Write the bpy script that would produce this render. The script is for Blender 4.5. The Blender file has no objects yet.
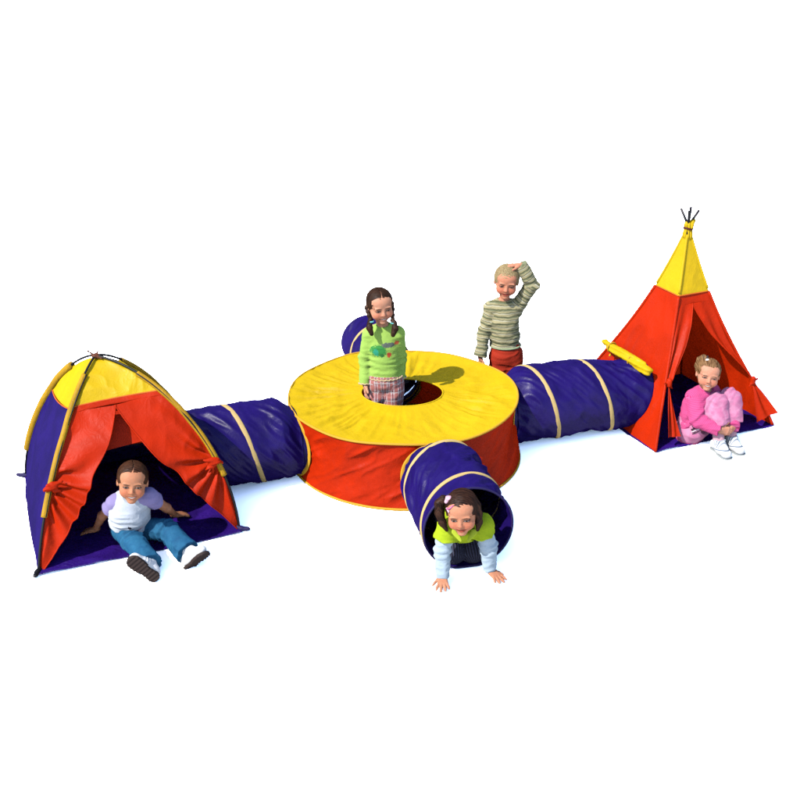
import bpy, math, time
import numpy as np
from mathutils import Vector
T0 = time.time()
sc = bpy.context.scene
COL = sc.collection
rng = np.random.RandomState(7)
V = lambda *a: np.array(a, float)
def nrm(v):
    v = np.asarray(v, float); return v/np.linalg.norm(v)

# ------------------------------------------------------------------ exposure of the photograph
EXPO = 3.6          # the photograph is exposed so that the white ground burns out
KS = 2**(2.45-EXPO)
K = .158*KS            # cloth colours below are written as they look in sun; K turns them into albedo
def lin(c): 
    c = c/255.0
    return c/12.92 if c <= .04045 else ((c+.055)/1.055)**2.4
def rgb(r, g, b, k=None):
    k = K if k is None else k*KS
    return (lin(r)*k, lin(g)*k, lin(b)*k, 1.0)

# ------------------------------------------------------------------ numpy noise
TAB = rng.rand(64, 64, 64).astype(np.float32)*2-1
def vnoise(P):
    P = np.asarray(P, np.float32)
    i = np.floor(P).astype(np.int32); f = P-i; f = f*f*(3-2*f); i &= 63; j = (i+1) & 63
    x0, y0, z0 = i[..., 0], i[..., 1], i[..., 2]; x1, y1, z1 = j[..., 0], j[..., 1], j[..., 2]
    fx, fy, fz = f[..., 0], f[..., 1], f[..., 2]
    a = TAB[x0, y0, z0]*(1-fx)+TAB[x1, y0, z0]*fx; b = TAB[x0, y1, z0]*(1-fx)+TAB[x1, y1, z0]*fx
    c = TAB[x0, y0, z1]*(1-fx)+TAB[x1, y0, z1]*fx; d = TAB[x0, y1, z1]*(1-fx)+TAB[x1, y1, z1]*fx
    return (a*(1-fy)+b*fy)*(1-fz)+(c*(1-fy)+d*fy)*fz
def fbm(P, o=3):
    s, a = 0, 1.0; P = np.asarray(P, np.float32)
    for k in range(o):
        s = s+a*vnoise(P+17.3*k); P = P*2.03; a *= .5
    return s
def ridge(P, o=2):
    s, a = 0, 1.0; P = np.asarray(P, np.float32)
    for k in range(o):
        s = s+a*(1-2.2*np.abs(vnoise(P+9.1*k))); P = P*2.1; a *= .5
    return s
def crumple(P, amp=.006, scale=9, dirv=None, st=3.5):
    """creases of thin nylon: long ridges along dirv"""
    P = np.asarray(P, float)
    Q = P*scale
    if dirv is not None:
        d = nrm(dirv); t = (Q@d)[..., None]*d; Q = Q-t*(1-1/st)
    Q = Q+.6*np.stack([vnoise(P*4+3), vnoise(P*4+31), vnoise(P*4+57)], -1)
    return amp*(.7*ridge(Q, 2)+.5*fbm(P*scale*.5+5, 2))

# ------------------------------------------------------------------ objects
def mesh_obj(name, verts, faces, mat=None, parent=None, smooth=True, attrs=None):
    verts = np.asarray(verts, np.float32).reshape(-1, 3)
    me = bpy.data.meshes.new(name)
    if isinstance(faces, np.ndarray):
        n, k = faces.shape
        me.vertices.add(len(verts)); me.vertices.foreach_set('co', verts.ravel())
        me.loops.add(n*k); me.loops.foreach_set('vertex_index', faces.ravel().astype(np.int32))
        me.polygons.add(n); me.polygons.foreach_set('loop_start', np.arange(0, n*k, k, dtype=np.int32))
        me.update(calc_edges=True); me.validate()
    else:
        me.from_pydata([tuple(map(float, v)) for v in verts], [], [tuple(map(int, f)) for f in faces])
    if smooth:
        me.polygons.foreach_set('use_smooth', np.ones(len(me.polygons), bool))
    for an, av in (attrs or {}).items():
        av = np.asarray(av, np.float32)
        at = me.attributes.new(an, 'FLOAT_VECTOR', 'POINT'); at.data.foreach_set('vector', av.ravel())
    o = bpy.data.objects.new(name, me); COL.objects.link(o)
    if mat is not None: me.materials.append(mat)
    if parent is not None:
        o.parent = parent
        o.matrix_parent_inverse = parent.matrix_basis.inverted()
    return o
def empty(name, loc):
    o = bpy.data.objects.new(name, None); o.location = loc; o.empty_display_size = .1; COL.objects.link(o); return o
def tag(o, label=None, cat=None, group=None, kind=None):
    if label: o['label'] = label
    if cat: o['category'] = cat
    if group: o['group'] = group
    if kind: o['kind'] = kind
    return o
def gridfaces(nu, nv, cu=False, off=0):
    i, j = np.meshgrid(np.arange(nu if cu else nu-1), np.arange(nv-1), indexing='ij'); i = i.ravel(); j = j.ravel(); i2 = (i+1) % nu
    return np.stack([i*nv+j, i2*nv+j, i2*nv+j+1, i*nv+j+1], 1)+off
def thick(o, t=.003, off=0):
    m = o.modifiers.new('cloth', 'SOLIDIFY'); m.thickness = t; m.offset = off; return o
def gnormals(P):
    du = np.gradient(P, axis=0); dv = np.gradient(P, axis=1); n = np.cross(du, dv)
    return n/np.maximum(np.linalg.norm(n, axis=-1, keepdims=True), 1e-9)
def sheet(name, P, mat, parent, disp=None, t=.003, keep=None, cu=False):
    """P[nu,nv,3] a sheet of cloth, pushed along its normals by disp"""
    if disp is not None: P = P+gnormals(P)*disp[..., None]
    nu, nv = P.shape[:2]; F = gridfaces(nu, nv, cu)
    if keep is not None:
        kf = keep.ravel()[F].all(1); F = F[kf]
    used, inv = np.unique(F, return_inverse=True)
    o = mesh_obj(name, P.reshape(-1, 3)[used], inv.reshape(F.shape), mat, parent)
    if t and mat not in (RED, YEL): thick(o, t)      # the red and yellow nylon is one thin layer that lets light through
    return o
def tube_arrays(path, r, n=10, closed=False, flat=1.0, upv=None):
    path = np.asarray(path, float); m = len(path); r = np.broadcast_to(np.asarray(r, float), (m,))
    tg = (np.roll(path, -1, 0)-np.roll(path, 1, 0)) if closed else np.gradient(path, axis=0)
    tg /= np.linalg.norm(tg, axis=1, keepdims=True)
    if upv is None:
        ref = V(0, 0, 1) if abs(tg[0]@V(0, 0, 1)) < .9 else V(1, 0, 0)
        N = np.zeros((m, 3)); N[0] = nrm(ref-tg[0]*(ref@tg[0]))
        for i in range(1, m): N[i] = nrm(N[i-1]-tg[i]*(N[i-1]@tg[i]))
    else:
        N = np.asarray(upv, float); N = N-tg*np.sum(N*tg, 1)[:, None]; N /= np.linalg.norm(N, axis=1, keepdims=True)
    B = np.cross(tg, N); a = np.linspace(0, 2*np.pi, n, endpoint=False)
    P = path[:, None]+(np.cos(a)[None, :, None]*N[:, None]*flat+np.sin(a)[None, :, None]*B[:, None])*r[:, None, None]
    F = []
    for i in range(m if closed else m-1):
        for j in range(n):
            F.append((i*n+j, i*n+(j+1) % n, ((i+1) % m)*n+(j+1) % n, ((i+1) % m)*n+j))
    if not closed:
        F.append(tuple(range(n-1, -1, -1))); F.append(tuple((m-1)*n+j for j in range(n)))
    return P.reshape(-1, 3), F
def tube(name, path, r, mat, parent, **k):
    v, f = tube_arrays(path, r, **k); return mesh_obj(name, v, f, mat, parent)
def merge(parts):
    Vs, Fs, o = [], [], 0
    for v, f in parts:
        Vs.append(np.asarray(v)); Fs += [tuple(int(x)+o for x in q) for q in f]; o += len(v)
    return np.concatenate(Vs), Fs

# ------------------------------------------------------------------ materials
class NT:
    def __init__(s, name):
        s.m = bpy.data.materials.new(name); s.m.use_nodes = True; s.t = s.m.node_tree; s.t.nodes.clear()
    def n(s, ty, **k):
        x = s.t.nodes.new(ty)
        for a, b in k.items(): setattr(x, a, b)
        return x
    def l(s, a, b): s.t.links.new(a, b)
    def set(s, sock, v):
        if isinstance(v, bpy.types.NodeSocket): s.l(v, sock)
        else: sock.default_value = v
    def math(s, op, a, b=0.0, c=0.0):
        x = s.n('ShaderNodeMath', operation=op)
        for q, v in zip(x.inputs, (a, b, c)): s.set(q, v)
        return x.outputs[0]
    def mix(s, f, a, b):
        x = s.n('ShaderNodeMix', data_type='RGBA'); s.set(x.inputs[0], f); s.set(x.inputs[6], a); s.set(x.inputs[7], b); return x.outputs[2]
    def noise(s, vec, scale, detail=3, rough=.55, dist=0):
        x = s.n('ShaderNodeTexNoise'); s.l(vec, x.inputs['Vector']); x.inputs['Scale'].default_value = scale; x.inputs['Detail'].default_value = detail
        x.inputs['Roughness'].default_value = rough; x.inputs['Distortion'].default_value = dist; return x.outputs[0]
    def coord(s): return s.n('ShaderNodeTexCoord').outputs['Object']
    def attr(s, a): return s.n('ShaderNodeAttribute', attribute_name=a).outputs['Vector']
    def xyz(s, v):
        x = s.n('ShaderNodeSeparateXYZ'); s.l(v, x.inputs[0]); return x.outputs
    def step(s, v, lo, hi):
        x = s.n('ShaderNodeMapRange', interpolation_type='SMOOTHSTEP'); s.l(v, x.inputs[0]); x.inputs[1].default_value = lo; x.inputs[2].default_value = hi; return x.outputs[0]
    def bump(s, h, st=.3, dist=.01):
        b = s.n('ShaderNodeBump'); b.inputs['Strength'].default_value = st; b.inputs['Distance'].default_value = dist; s.l(h, b.inputs['Height']); return b.outputs[0]
    def out(s, col, rough=.6, spec=.3, nor=None, trans=0, tcol=None, sheen=0, sss=0):
        p = s.n('ShaderNodeBsdfDiffuse'); s.set(p.inputs[0], col); p.inputs[1].default_value = .3
        if nor is not None: s.l(nor, p.inputs['Normal'])
        sh = p.outputs[0]
        if sss:
            p = s.n('ShaderNodeBsdfPrincipled'); s.set(p.inputs['Base Color'], col); p.inputs['Roughness'].default_value = 1; p.inputs['Specular IOR Level'].default_value = 0
            p.inputs['Subsurface Weight'].default_value = sss; p.inputs['Subsurface Radius'].default_value = (1, .35, .2); p.inputs['Subsurface Scale'].default_value = .004
            if nor is not None: s.l(nor, p.inputs['Normal'])
            sh = p.outputs[0]
        if spec > 0:
            g = s.n('ShaderNodeBsdfGlossy'); g.inputs[0].default_value = (1, 1, 1, 1); s.set(g.inputs['Roughness'], rough)
            if nor is not None: s.l(nor, g.inputs['Normal'])
            mx = s.n('ShaderNodeMixShader'); mx.inputs[0].default_value = spec*.045; s.l(sh, mx.inputs[1]); s.l(g.outputs[0], mx.inputs[2]); sh = mx.outputs[0]
        if trans:
            t = s.n('ShaderNodeBsdfTranslucent'); s.set(t.inputs[0], tcol or col)
            if nor is not None: s.l(nor, t.inputs['Normal'])
            mx = s.n('ShaderNodeMixShader'); mx.inputs[0].default_value = trans; s.l(sh, mx.inputs[1]); s.l(t.outputs[0], mx.inputs[2]); sh = mx.outputs[0]
        o = s.n('ShaderNodeOutputMaterial'); s.l(sh, o.inputs[0]); return s.m
def nylon(name, c, trans=.12, rough=.42, spec=.45, var=.10, bs=.35):
    m = NT(name); v = m.coord()
    a = m.noise(v, 5, 4, .6, .6); d = tuple(x*(1-var*1.6) for x in c[:3])+(1,); e = tuple(min(1, x*(1+var)) for x in c[:3])+(1,)
    col = m.mix(m.step(a, .35, .65), d, e)
    w1 = m.noise(v, 16, 3, .55, 1.4); w2 = m.noise(v, 60, 2, .5, .5)
    r1 = m.math('ABSOLUTE', m.math('SUBTRACT', w1, .5))
    h = m.math('ADD', m.math('MULTIPLY', r1, 1.6), m.math('MULTIPLY', w2, .15))
    rr = m.math('ADD', m.math('MULTIPLY', w2, .2), rough-.1)
    tc = tuple(min(1, x*1.0) for x in c[:3])+(1,)      # light that comes through the thin cloth
    return m.out(col, rr, spec, m.bump(h, bs, .012), trans, tc)
def plain(name, c, rough=.6, spec=.06, var=.12, scale=30, bs=.2, sheen=0):
    m = NT(name); v = m.coord(); a = m.noise(v, scale, 4, .6)
    col = m.mix(a, tuple(x*(1-var) for x in c[:3])+(1,), tuple(min(1, x*(1+var)) for x in c[:3])+(1,))
    return m.out(col, rough, spec, m.bump(a, bs, .004), sheen=sheen)

YEL = nylon('yellow_nylon', rgb(255, 212, 24, .158*1.22), .22, .5, .05, .035, .25)
RED = nylon('red_nylon', rgb(252, 58, 10, .158*1.04), .26, .5, .03, .06, .22)
BLU = nylon('blue_nylon', rgb(39, 20, 112), .02, .42, .05, .12, .16)
FLOORBLU = nylon('blue_floor_nylon', rgb(56, 26, 132), .0, .30, .14, .2, .7)
TAPE = plain('cream_tape', rgb(240, 205, 130), .7, .08)
YTAPE = plain('yellow_piping', rgb(250, 190, 50), .7, .05)
OTAPE = plain('orange_piping', rgb(250, 120, 40), .7, .05)
BLACK = plain('black_fibreglass', rgb(24, 22, 26), .5, .08)
DKBLU = plain('navy_webbing', rgb(40, 28, 95), .7, .06)
SLEEVE = nylon('yellow_sleeve_nylon', rgb(222, 170, 30), .05, .6, .05)  # same yellow cloth as the roof, with shade mixed into its colour

# ------------------------------------------------------------------ ground
gm = NT('white_ground_paint'); gv = gm.coord(); ga = gm.noise(gv, 3, 4)
gmat = gm.out(gm.mix(ga, (.61, .61, .61, 1), (.65, .65, .65, 1)), .9, .05)
G = 60.0
ground = mesh_obj('ground', [(-G, -G, 0), (G, -G, 0), (G, G, 0), (-G, G, 0)], [(0, 1, 2, 3)], gmat, smooth=False)
tag(ground, 'plain bright white ground under the play tents', None, None, 'structure')

# ------------------------------------------------------------------ signed distance modelling (bodies, hair, clothes)
class SDF:
    def __init__(s, lo, hi, h=.003):
        s.lo = np.asarray(lo, float); s.h = h; s.n = np.ceil((np.asarray(hi)-s.lo)/h).astype(int)+1
        s.F = np.full(s.n, .5, np.float32); s.pr = []
    def box(s, lo, hi, pad):
        a = np.clip(np.floor((np.asarray(lo)-pad-s.lo)/s.h).astype(int), 0, s.n); b = np.clip(np.ceil((np.asarray(hi)+pad-s.lo)/s.h).astype(int)+1, 0, s.n)
        if (b <= a).any(): return None, None
        ax = [s.lo[i]+s.h*np.arange(a[i], b[i], dtype=np.float32) for i in range(3)]
        P = np.stack(np.meshgrid(*ax, indexing='ij'), -1).astype(np.float32)
        return tuple(slice(a[i], b[i]) for i in range(3)), P
    def put(s, sl, d, k, op):
        o = s.F[sl]
        if op == 'u':
            h = np.clip(k-np.abs(o-d), 0, None)/k; s.F[sl] = np.minimum(o, d)-h*h*k*.25
        else:
            h = np.clip(k-np.abs(o+d), 0, None)/k; s.F[sl] = np.maximum(o, -d)+h*h*k*.25
    @staticmethod
    def dcone(P, a, b, ra, rb, n=None, sq=1.0):
        a = np.asarray(a, np.float32); b = np.asarray(b, np.float32)
        Q = P-a; ab = b-a
        if n is not None:
            n = np.asarray(n, np.float32); Q = Q+n*((Q@n)*(sq-1))[..., None]; ab = ab+n*((ab@n)*(sq-1))
        L = max(float(ab@ab), 1e-12); t = np.clip((Q@ab)/L, 0, 1)
        d = np.linalg.norm(Q-t[..., None]*ab, axis=-1)-(ra+(rb-ra)*t)
        return (d/max(sq, 1) if sq > 1 else d), t
    def cone(s, a, b, ra, rb, k=.012, op='u', n=None, sq=1.0, s0=0, pid=0):
        a = np.asarray(a, float); b = np.asarray(b, float); R = max(ra, rb)*max(1, 1/sq)
        sl, P = s.box(np.minimum(a, b)-R, np.maximum(a, b)+R, .02+k)
        if op == 'u': s.pr.append((a, b, ra, rb, n, sq, s0, pid))
        if sl is None: return
        d, _ = s.dcone(P, a, b, ra, rb, None if n is None else nrm(n), sq); s.put(sl, d, k, op)
    def ell(s, c, r, R=None, k=.012, op='u'):
        c = np.asarray(c, float); r = np.asarray(r, float); R = np.eye(3) if R is None else R
        e = np.abs(R)@r; sl, P = s.box(c-e, c+e, .02+k)
        if sl is None: return
        q = (P-c.astype(np.float32))@R.astype(np.float32); u = q/r.astype(np.float32)
        k0 = np.linalg.norm(u, axis=-1); k1 = np.linalg.norm(u/r.astype(np.float32), axis=-1)
        d = k0*(k0-1)/np.maximum(k1, 1e-6); s.put(sl, d, k, op)
    def points(s):
        ax = [s.lo[i]+s.h*np.arange(s.n[i], dtype=np.float32) for i in range(3)]
        return np.stack(np.meshgrid(*ax, indexing='ij'), -1)
    def cut(s, p, n, k=.003):
        """remove everything on the side n points to"""
        n = nrm(n).astype(np.float32); ax = [s.lo[i]+s.h*np.arange(s.n[i], dtype=np.float32) for i in range(3)]
        d = (ax[0]*n[0])[:, None, None]+(ax[1]*n[1])[None, :, None]+(ax[2]*n[2])[None, None, :]-float(np.asarray(p)@n)
        s.F = np.maximum(s.F, d)
    def cutlocal(s, p, n, rad):
        """the same, only inside a ball (a cuff)"""
        p = np.asarray(p, float); sl, P = s.box(p-rad, p+rad, 0)
        if sl is None: return
        n = nrm(n).astype(np.float32); d = (P-p.astype(np.float32))@n
        ball = np.linalg.norm(P-p.astype(np.float32), axis=-1)-rad
        d = -np.maximum(-d, ball); s.F[sl] = np.maximum(s.F[sl], d)
    def wrinkle(s, fn):
        m = np.abs(s.F) < .025; idx = np.nonzero(m); P = np.stack([s.lo[i]+s.h*idx[i] for i in range(3)], -1).astype(np.float32)
        s.F[idx] += fn(P).astype(np.float32)
    def mesh(s):
        F = s.F; I = F < 0; nx, ny, nz = F.shape
        C = lambda A, i, j, k: A[i:nx-1+i, j:ny-1+j, k:nz-1+k]
        cor = [(i, j, k) for i in (0, 1) for j in (0, 1) for k in (0, 1)]
        cnt = sum(C(I, *c).astype(np.int8) for c in cor); act = (cnt > 0) & (cnt < 8)
        ci = np.nonzero(act); n = len(ci[0]); vid = np.full(act.shape, -1, np.int32); vid[ci] = np.arange(n)
        base = np.stack(ci, 1); val = {c: F[ci[0]+c[0], ci[1]+c[1], ci[2]+c[2]] for c in cor}
        acc = np.zeros((n, 3)); w = np.zeros(n)
        for a in cor:
            for ax in range(3):
                if a[ax] == 0:
                    b = list(a); b[ax] = 1; b = tuple(b); fa, fb = val[a], val[b]; m = (fa < 0) != (fb < 0)
                    t = np.where(m, fa/np.where(m, fa-fb, 1), 0); p = np.array(a, float)[None]+t[:, None]*(np.array(b)-np.array(a))[None]
                    acc[m] += p[m]; w += m
        verts = s.lo+s.h*(base+acc/w[:, None]); faces = []
        for ax in range(3):
            u, v = (ax+1) % 3, (ax+2) % 3
            A = np.take(I, range(0, I.shape[ax]-1), ax); B = np.take(I, range(1, I.shape[ax]), ax); e = np.nonzero(A != B); e = np.stack(e, 1)
            ok = (e[:, u] > 0) & (e[:, v] > 0) & (e[:, u] < act.shape[u]) & (e[:, v] < act.shape[v]); e = e[ok]
            q = []
            for du, dv in ((-1, -1), (0, -1), (0, 0), (-1, 0)):
                c = e.copy(); c[:, u] += du; c[:, v] += dv; q.append(vid[c[:, 0], c[:, 1], c[:, 2]])
            q = np.stack(q, 1); flip = ~A[e[:, 0], e[:, 1], e[:, 2]]; q[flip] = q[flip][:, ::-1]; faces.append(q)
        return verts.astype(np.float32), np.concatenate(faces)
    def limb_coords(s, Vt):
        best = np.full(len(Vt), 9.0, np.float32); al = np.zeros((len(Vt), 3), np.float32)
        for (a, b, ra, rb, n, sq, s0, pid) in s.pr:
            d, t = s.dcone(Vt, a, b, ra, rb, None if n is None else nrm(n), sq); m = d < best
            best[m] = d[m]; L = float(np.linalg.norm(b-a)); ax = nrm(b-a) if L > 1e-6 else V(0, 0, 1)
            e1 = nrm(np.cross(ax, V(.3, 1, .1))); e2 = np.cross(ax, e1); q = (Vt-a); ang = np.arctan2(q@e2, q@e1)
            al[m, 0] = (s0+((q@ax)))[m]; al[m, 1] = ang[m]*max(ra, rb); al[m, 2] = pid
        return al
def rot(yaw=0, pitch=0, roll=0):
    y, p, r = map(math.radians, (yaw, pitch, roll))
    Rz = np.array([[math.cos(y), -math.sin(y), 0], [math.sin(y), math.cos(y), 0], [0, 0, 1]])
    Rx = np.array([[1, 0, 0], [0, math.cos(p), -math.sin(p)], [0, math.sin(p), math.cos(p)]])
    Ry = np.array([[math.cos(r), 0, math.sin(r)], [0, 1, 0], [-math.sin(r), 0, math.cos(r)]])
    return Rz@Rx@Ry

# ------------------------------------------------------------------ skin with a face
def skin_mat(name, base, brow, iris=(.004, .0025, .0018, 1), eye_open=.0042, smile=.55, teeth=True, lip=None):
    brow = tuple(x*.16 for x in brow[:3])+(1,)
    m = NT(name); v = m.attr('face_co'); X, Y, Z = m.xyz(v); ax = m.math('ABSOLUTE', X)
    front = m.step(Y, -.028, -.045)
    def ell(cx, cz, rx, rz, soft=.35, curve=0., x=None):
        x = ax if x is None else x
        dx = m.math('SUBTRACT', x, cx); zc = m.math('SUBTRACT', Z, cz)
        if curve: zc = m.math('SUBTRACT', zc, m.math('MULTIPLY', m.math('MULTIPLY', dx, dx), curve))
        d = m.math('SQRT', m.math('ADD', m.math('POWER', m.math('DIVIDE', m.math('ABSOLUTE', dx), rx), 2.0), m.math('POWER', m.math('DIVIDE', m.math('ABSOLUTE', zc), rz), 2.0)))
        return m.math('MULTIPLY', m.step(d, 1+soft, 1-soft), front)
    n = m.noise(v, 45, 3); c0 = tuple(x*.9 for x in base[:3])+(1,); c1 = tuple(min(1, x*1.08) for x in base[:3])+(1,)
    col = m.mix(n, c0, c1)
    blush = (base[0]*1.0, base[1]*.62, base[2]*.58, 1)
    col = m.mix(m.math('MULTIPLY', ell(.036, -.026, .024, .02, .7), .6), col, blush)
    col = m.mix(m.math('MULTIPLY', ell(0, -.020, .012, .010, .8, x=X), .3), col, blush)
    socket_shade = (base[0]*.6, base[1]*.45, base[2]*.4, 1)
    col = m.mix(m.math('MULTIPLY', ell(.030, .006, .019, .012, .6), .35), col, socket_shade)   # shade of the eye sockets, painted into the skin colour
    dark = (.0030, .0020, .0016, 1)
    col = m.mix(ell(.030, .0035, .0165, eye_open+.0030, .35, -9), col, dark)              # lashes
    col = m.mix(ell(.030, .0028, .0105, eye_open, .3, -6), col, (.042, .039, .037, 1))
    col = m.mix(ell(.030, .0030, .0058, eye_open+.001, .25), col, iris)
    col = m.mix(m.math('MULTIPLY', ell(.031, .0195, .0195, .0034, .5, -12), .9), col, brow)
    lipc = lip or (base[0]*.62, base[1]*.28, base[2]*.28, 1)
    col = m.mix(ell(0, -.0515, .0255, .0085, .3, 11, x=X), col, lipc)
    if teeth: col = m.mix(ell(0, -.0510, .0190, .0042, .3, 12, x=X), col, (.056, .051, .045, 1))
    else: col = m.mix(ell(0, -.0512, .0215, .0014, .5, 11, x=X), col, (.008, .003, .003, 1))
    col = m.mix(ell(.0062, -.0285, .0036, .0024, .4), col, (base[0]*.2, base[1]*.1, base[2]*.1, 1))
    return m.out(col, .55, .03, m.bump(n, .08, .003), sss=.15)

def hair_mat(name, c, hi, freq=230, mode='part'):
    m = NT(name); v = m.attr('face_co'); X, Y, Z = m.xyz(v)
    cb = m.n('ShaderNodeCombineXYZ')
    if mode == 'part': s_ = (m.math('MULTIPLY', m.math('ABSOLUTE', X), .07), Y, m.math('MULTIPLY', Z, .09))
    elif mode == 'back': s_ = (m.math('MULTIPLY', m.math('ARCTAN2', X, m.math('ADD', Z, .03)), .075), m.math('MULTIPLY', Y, .08), m.math('MULTIPLY', Z, .04))
    else: s_ = (X, m.math('MULTIPLY', Y, .35), m.math('MULTIPLY', Z, .35))
    for i in range(3): m.set(cb.inputs[i], s_[i])
    n = m.noise(cb.outputs[0], freq, 3, .6, .4); n2 = m.noise(v, 26, 2)
    col = m.mix(m.step(n, .36, .64), c, hi); col = m.mix(m.math('MULTIPLY', n2, .5), col, tuple(x*.45 for x in c[:3])+(1,))
    return m.out(col, .45, .03, m.bump(n, .6, .004))

# ------------------------------------------------------------------ clothes materials
def cloth(name, fn=None, base=(.3, .3, .3, 1), rough=.85, weave=300, wv=.12, sheen=.15, bs=.35):
    m = NT(name); v = m.coord(); lc = m.attr('limb_co'); n = m.noise(v, weave, 2, .5); n2 = m.noise(v, 14, 3)
    col = fn(m, v, lc) if fn else base
    x = m.n('ShaderNodeMix', data_type='RGBA', blend_type='MULTIPLY'); x.inputs[0].default_value = 1.0; m.set(x.inputs[6], col)
    g = m.math('ADD', m.math('MULTIPLY', n, wv*2), 1-wv); g = m.math('ADD', g, m.math('MULTIPLY', m.math('SUBTRACT', n2, .5), .22))
    cc = m.n('ShaderNodeCombineColor'); [m.l(g, cc.inputs[i]) for i in range(3)]; m.l(cc.outputs[0], x.inputs[7])
    w = m.noise(v, 55, 3, .55, .8)
    return m.out(x.outputs[2], rough, .03, m.bump(m.math('ADD', m.math('MULTIPLY', n, .3), w), bs, .006), sheen=sheen)

# ------------------------------------------------------------------ figure
def ik(a, b, l1, l2, hint):
    a = V(*a); b = V(*b); d = b-a; L = np.linalg.norm(d); u = d/L; L2 = min(L, (l1+l2)*.999)
    x = (l1*l1-l2*l2+L2*L2)/(2*L2); h = math.sqrt(max(l1*l1-x*x, 0)); w = V(*hint); w = w-u*(w@u); return a+u*x+nrm(w)*h
def hand(S, w, d, pn, thumb, curl=.3, spread=.10, sc=1.0, curls=None, k=.0045):
    """w wrist, d direction of the fingers, pn direction the palm faces, thumb = +1 / -1: which side it leaves from"""
    w = V(*w); d = nrm(d); pn = V(*pn); pn = nrm(pn-d*(pn@d)); sd = np.cross(d, pn)*thumb
    S.cone(w-d*.012*sc, w+d*.012*sc, .0165*sc, .0165*sc, .008, n=pn, sq=1.3)
    lens = (.042, .047, .043, .034); offs = (.0185, .0062, -.0062, -.0180); rr = (.0066, .0069, .0066, .0058)
    for i in range(4):
        kn = w+d*(.052-.0022*abs(i-1.2))*sc+sd*offs[i]*sc
        S.cone(w+d*.008*sc+sd*offs[i]*.55*sc, kn, .0105*sc, .0088*sc, .009, n=pn, sq=1.12)
        fd = nrm(d+sd*spread*(1.35-i)*1.0); c = curl if curls is None else curls[i]; p = kn; L = lens[i]*sc
        for j, fr in enumerate((.45, .31, .24)):
            th = c*(.55, 1.0, .8)[j]; fd = nrm(fd*math.cos(th)+pn*math.sin(th)); q = p+fd*L*fr
            S.cone(p, q, rr[i]*1.12*sc*(1-.05*j), rr[i]*1.12*sc*(.95-.06*j), k); p = q
    tb = w+d*.014*sc+sd*.018*sc+pn*.004*sc; td = nrm(d*.75+sd*.75+pn*.25)
    S.cone(w+d*.006*sc+sd*.008*sc, tb+td*.008*sc, .011*sc, .0095*sc, .008)
    q = tb+td*.027*sc; S.cone(tb, q, .0092*sc, .0078*sc, .005); td = nrm(td+d*.35+pn*curl*.4); S.cone(q, q+td*.021*sc, .0076*sc, .0058*sc, .004)

def face_prims(S, c, R, hs=1.0):
    g = lambda x, y, z: c+R@(V(x, y, z)*hs)
    E = lambda p, r, k=.012, op='u': S.ell(g(*p), V(*r)*hs, R, k*hs, op)
    E((0, .012, .028), (.0715, .084, .072), .01)
    E((0, -.013, -.028), (.0585, .063, .061), .03)
    E((0, -.036, .045), (.055, .036, .036), .03)
    for s in (-1, 1):
        E((s*.0335, -.049, -.030), (.0255, .024, .0235), .024)
        E((s*.0725, .006, -.004), (.0075, .014, .0205), .008)
        E((s*.0765, .001, -.003), (.004, .007, .012), .004, 's')
        E((s*.030, -.0865, .0045), (.0170, .0135, .0095), .009, 's')
        E((s*.030, -.0665, .0035), (.0130, .0100, .0092), .004)
        E((s*.031, -.0715, .0205), (.019, .008, .0050), .010)
    E((0, -.059, -.076), (.020, .0165, .014), .02)
    S.cone(g(0, -.070, .010), g(0, -.0850, -.018), .0058*hs, .0082*hs, .010)
    E((0, -.0855, -.0215), (.0095, .0078, .0074), .006)
    for s in (-1, 1): E((s*.0095, -.0775, -.0235), (.0062, .0072, .0056), .005)
    E((0, -.0690, -.0455), (.0210, .0085, .0052), .008)
    E((0, -.0680, -.0580), (.0180, .0085, .0056), .008)
    E((0, -.0790, -.0512), (.0180, .0060, .0022), .004, 's')

def figure(name, label, J, mats, hs=1.0, scale=1.0, res=.003, legs=True):
    """one continuous body: pelvis, chest, neck, head with a face, arms, hands and legs"""
    q = lambda k: V(*J[k])
    allp = np.array([V(*v) for k, v in J.items() if isinstance(v, tuple) and len(v) == 3 and k[0] != '_'])
    S = SDF(allp.min(0)-.17, allp.max(0)+.17, res)
    fw = nrm(J['_fw'])
    pel, che, nek, hd = q('pel'), q('che'), q('nek'), q('head'); R = J['_R']; w = scale
    S.cone(pel, pel*.5+che*.5, .082*w, .076*w, .03, n=fw, sq=1.32)
    S.cone(pel*.5+che*.5, che, .074*w, .082*w, .03, n=fw, sq=1.32)
    S.cone(che, nek*.75+che*.25, .080*w, .045*w, .03, n=fw, sq=1.25)
    S.cone(nek-(nek-che)*.1, hd+R@(V(0, .026, -.045)*hs), .033*w, .031*w, .012)
    face_prims(S, hd, R, hs)
    for s in 'LR':
        sh, el, wr = q('sh'+s), q('el'+s), q('wr'+s)
        S.cone(nek*.45+che*.25+sh*.3, sh, .040*w, .036*w, .03)
        S.cone(sh, el, .034*w, .0255*w, .015); S.cone(el, wr, .026*w, .0165*w, .012)
        h = J.get('_hand'+s)
        if h: hand(S, wr, **h)
        hp, kn, an = q('hip'+s), q('kn'+s), q('an'+s)
        S.cone(hp, kn, .056*w, .041*w, .025); S.cone(kn, kn*.6+an*.4, .040*w, .039*w, .015); S.cone(kn*.6+an*.4, an, .039*w, .025*w, .015)
        td = nrm(J['_toe'+s]); S.cone(an-td*.010*w, an+td*.040*w+V(*J.get('_sole'+s, (0, 0, -1)))*.022*w, .021*w, .013*w, .015)
    Vt, Fc = S.mesh(); fc = ((Vt-hd)@R)/hs
    o = mesh_obj(name, Vt, Fc, mats['skin'], None, attrs={'face_co': fc})
    tag(o, label, 'child', 'children playing in and around the tents')
    o['_'] = 0; del o['_']
    return o, S

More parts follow.
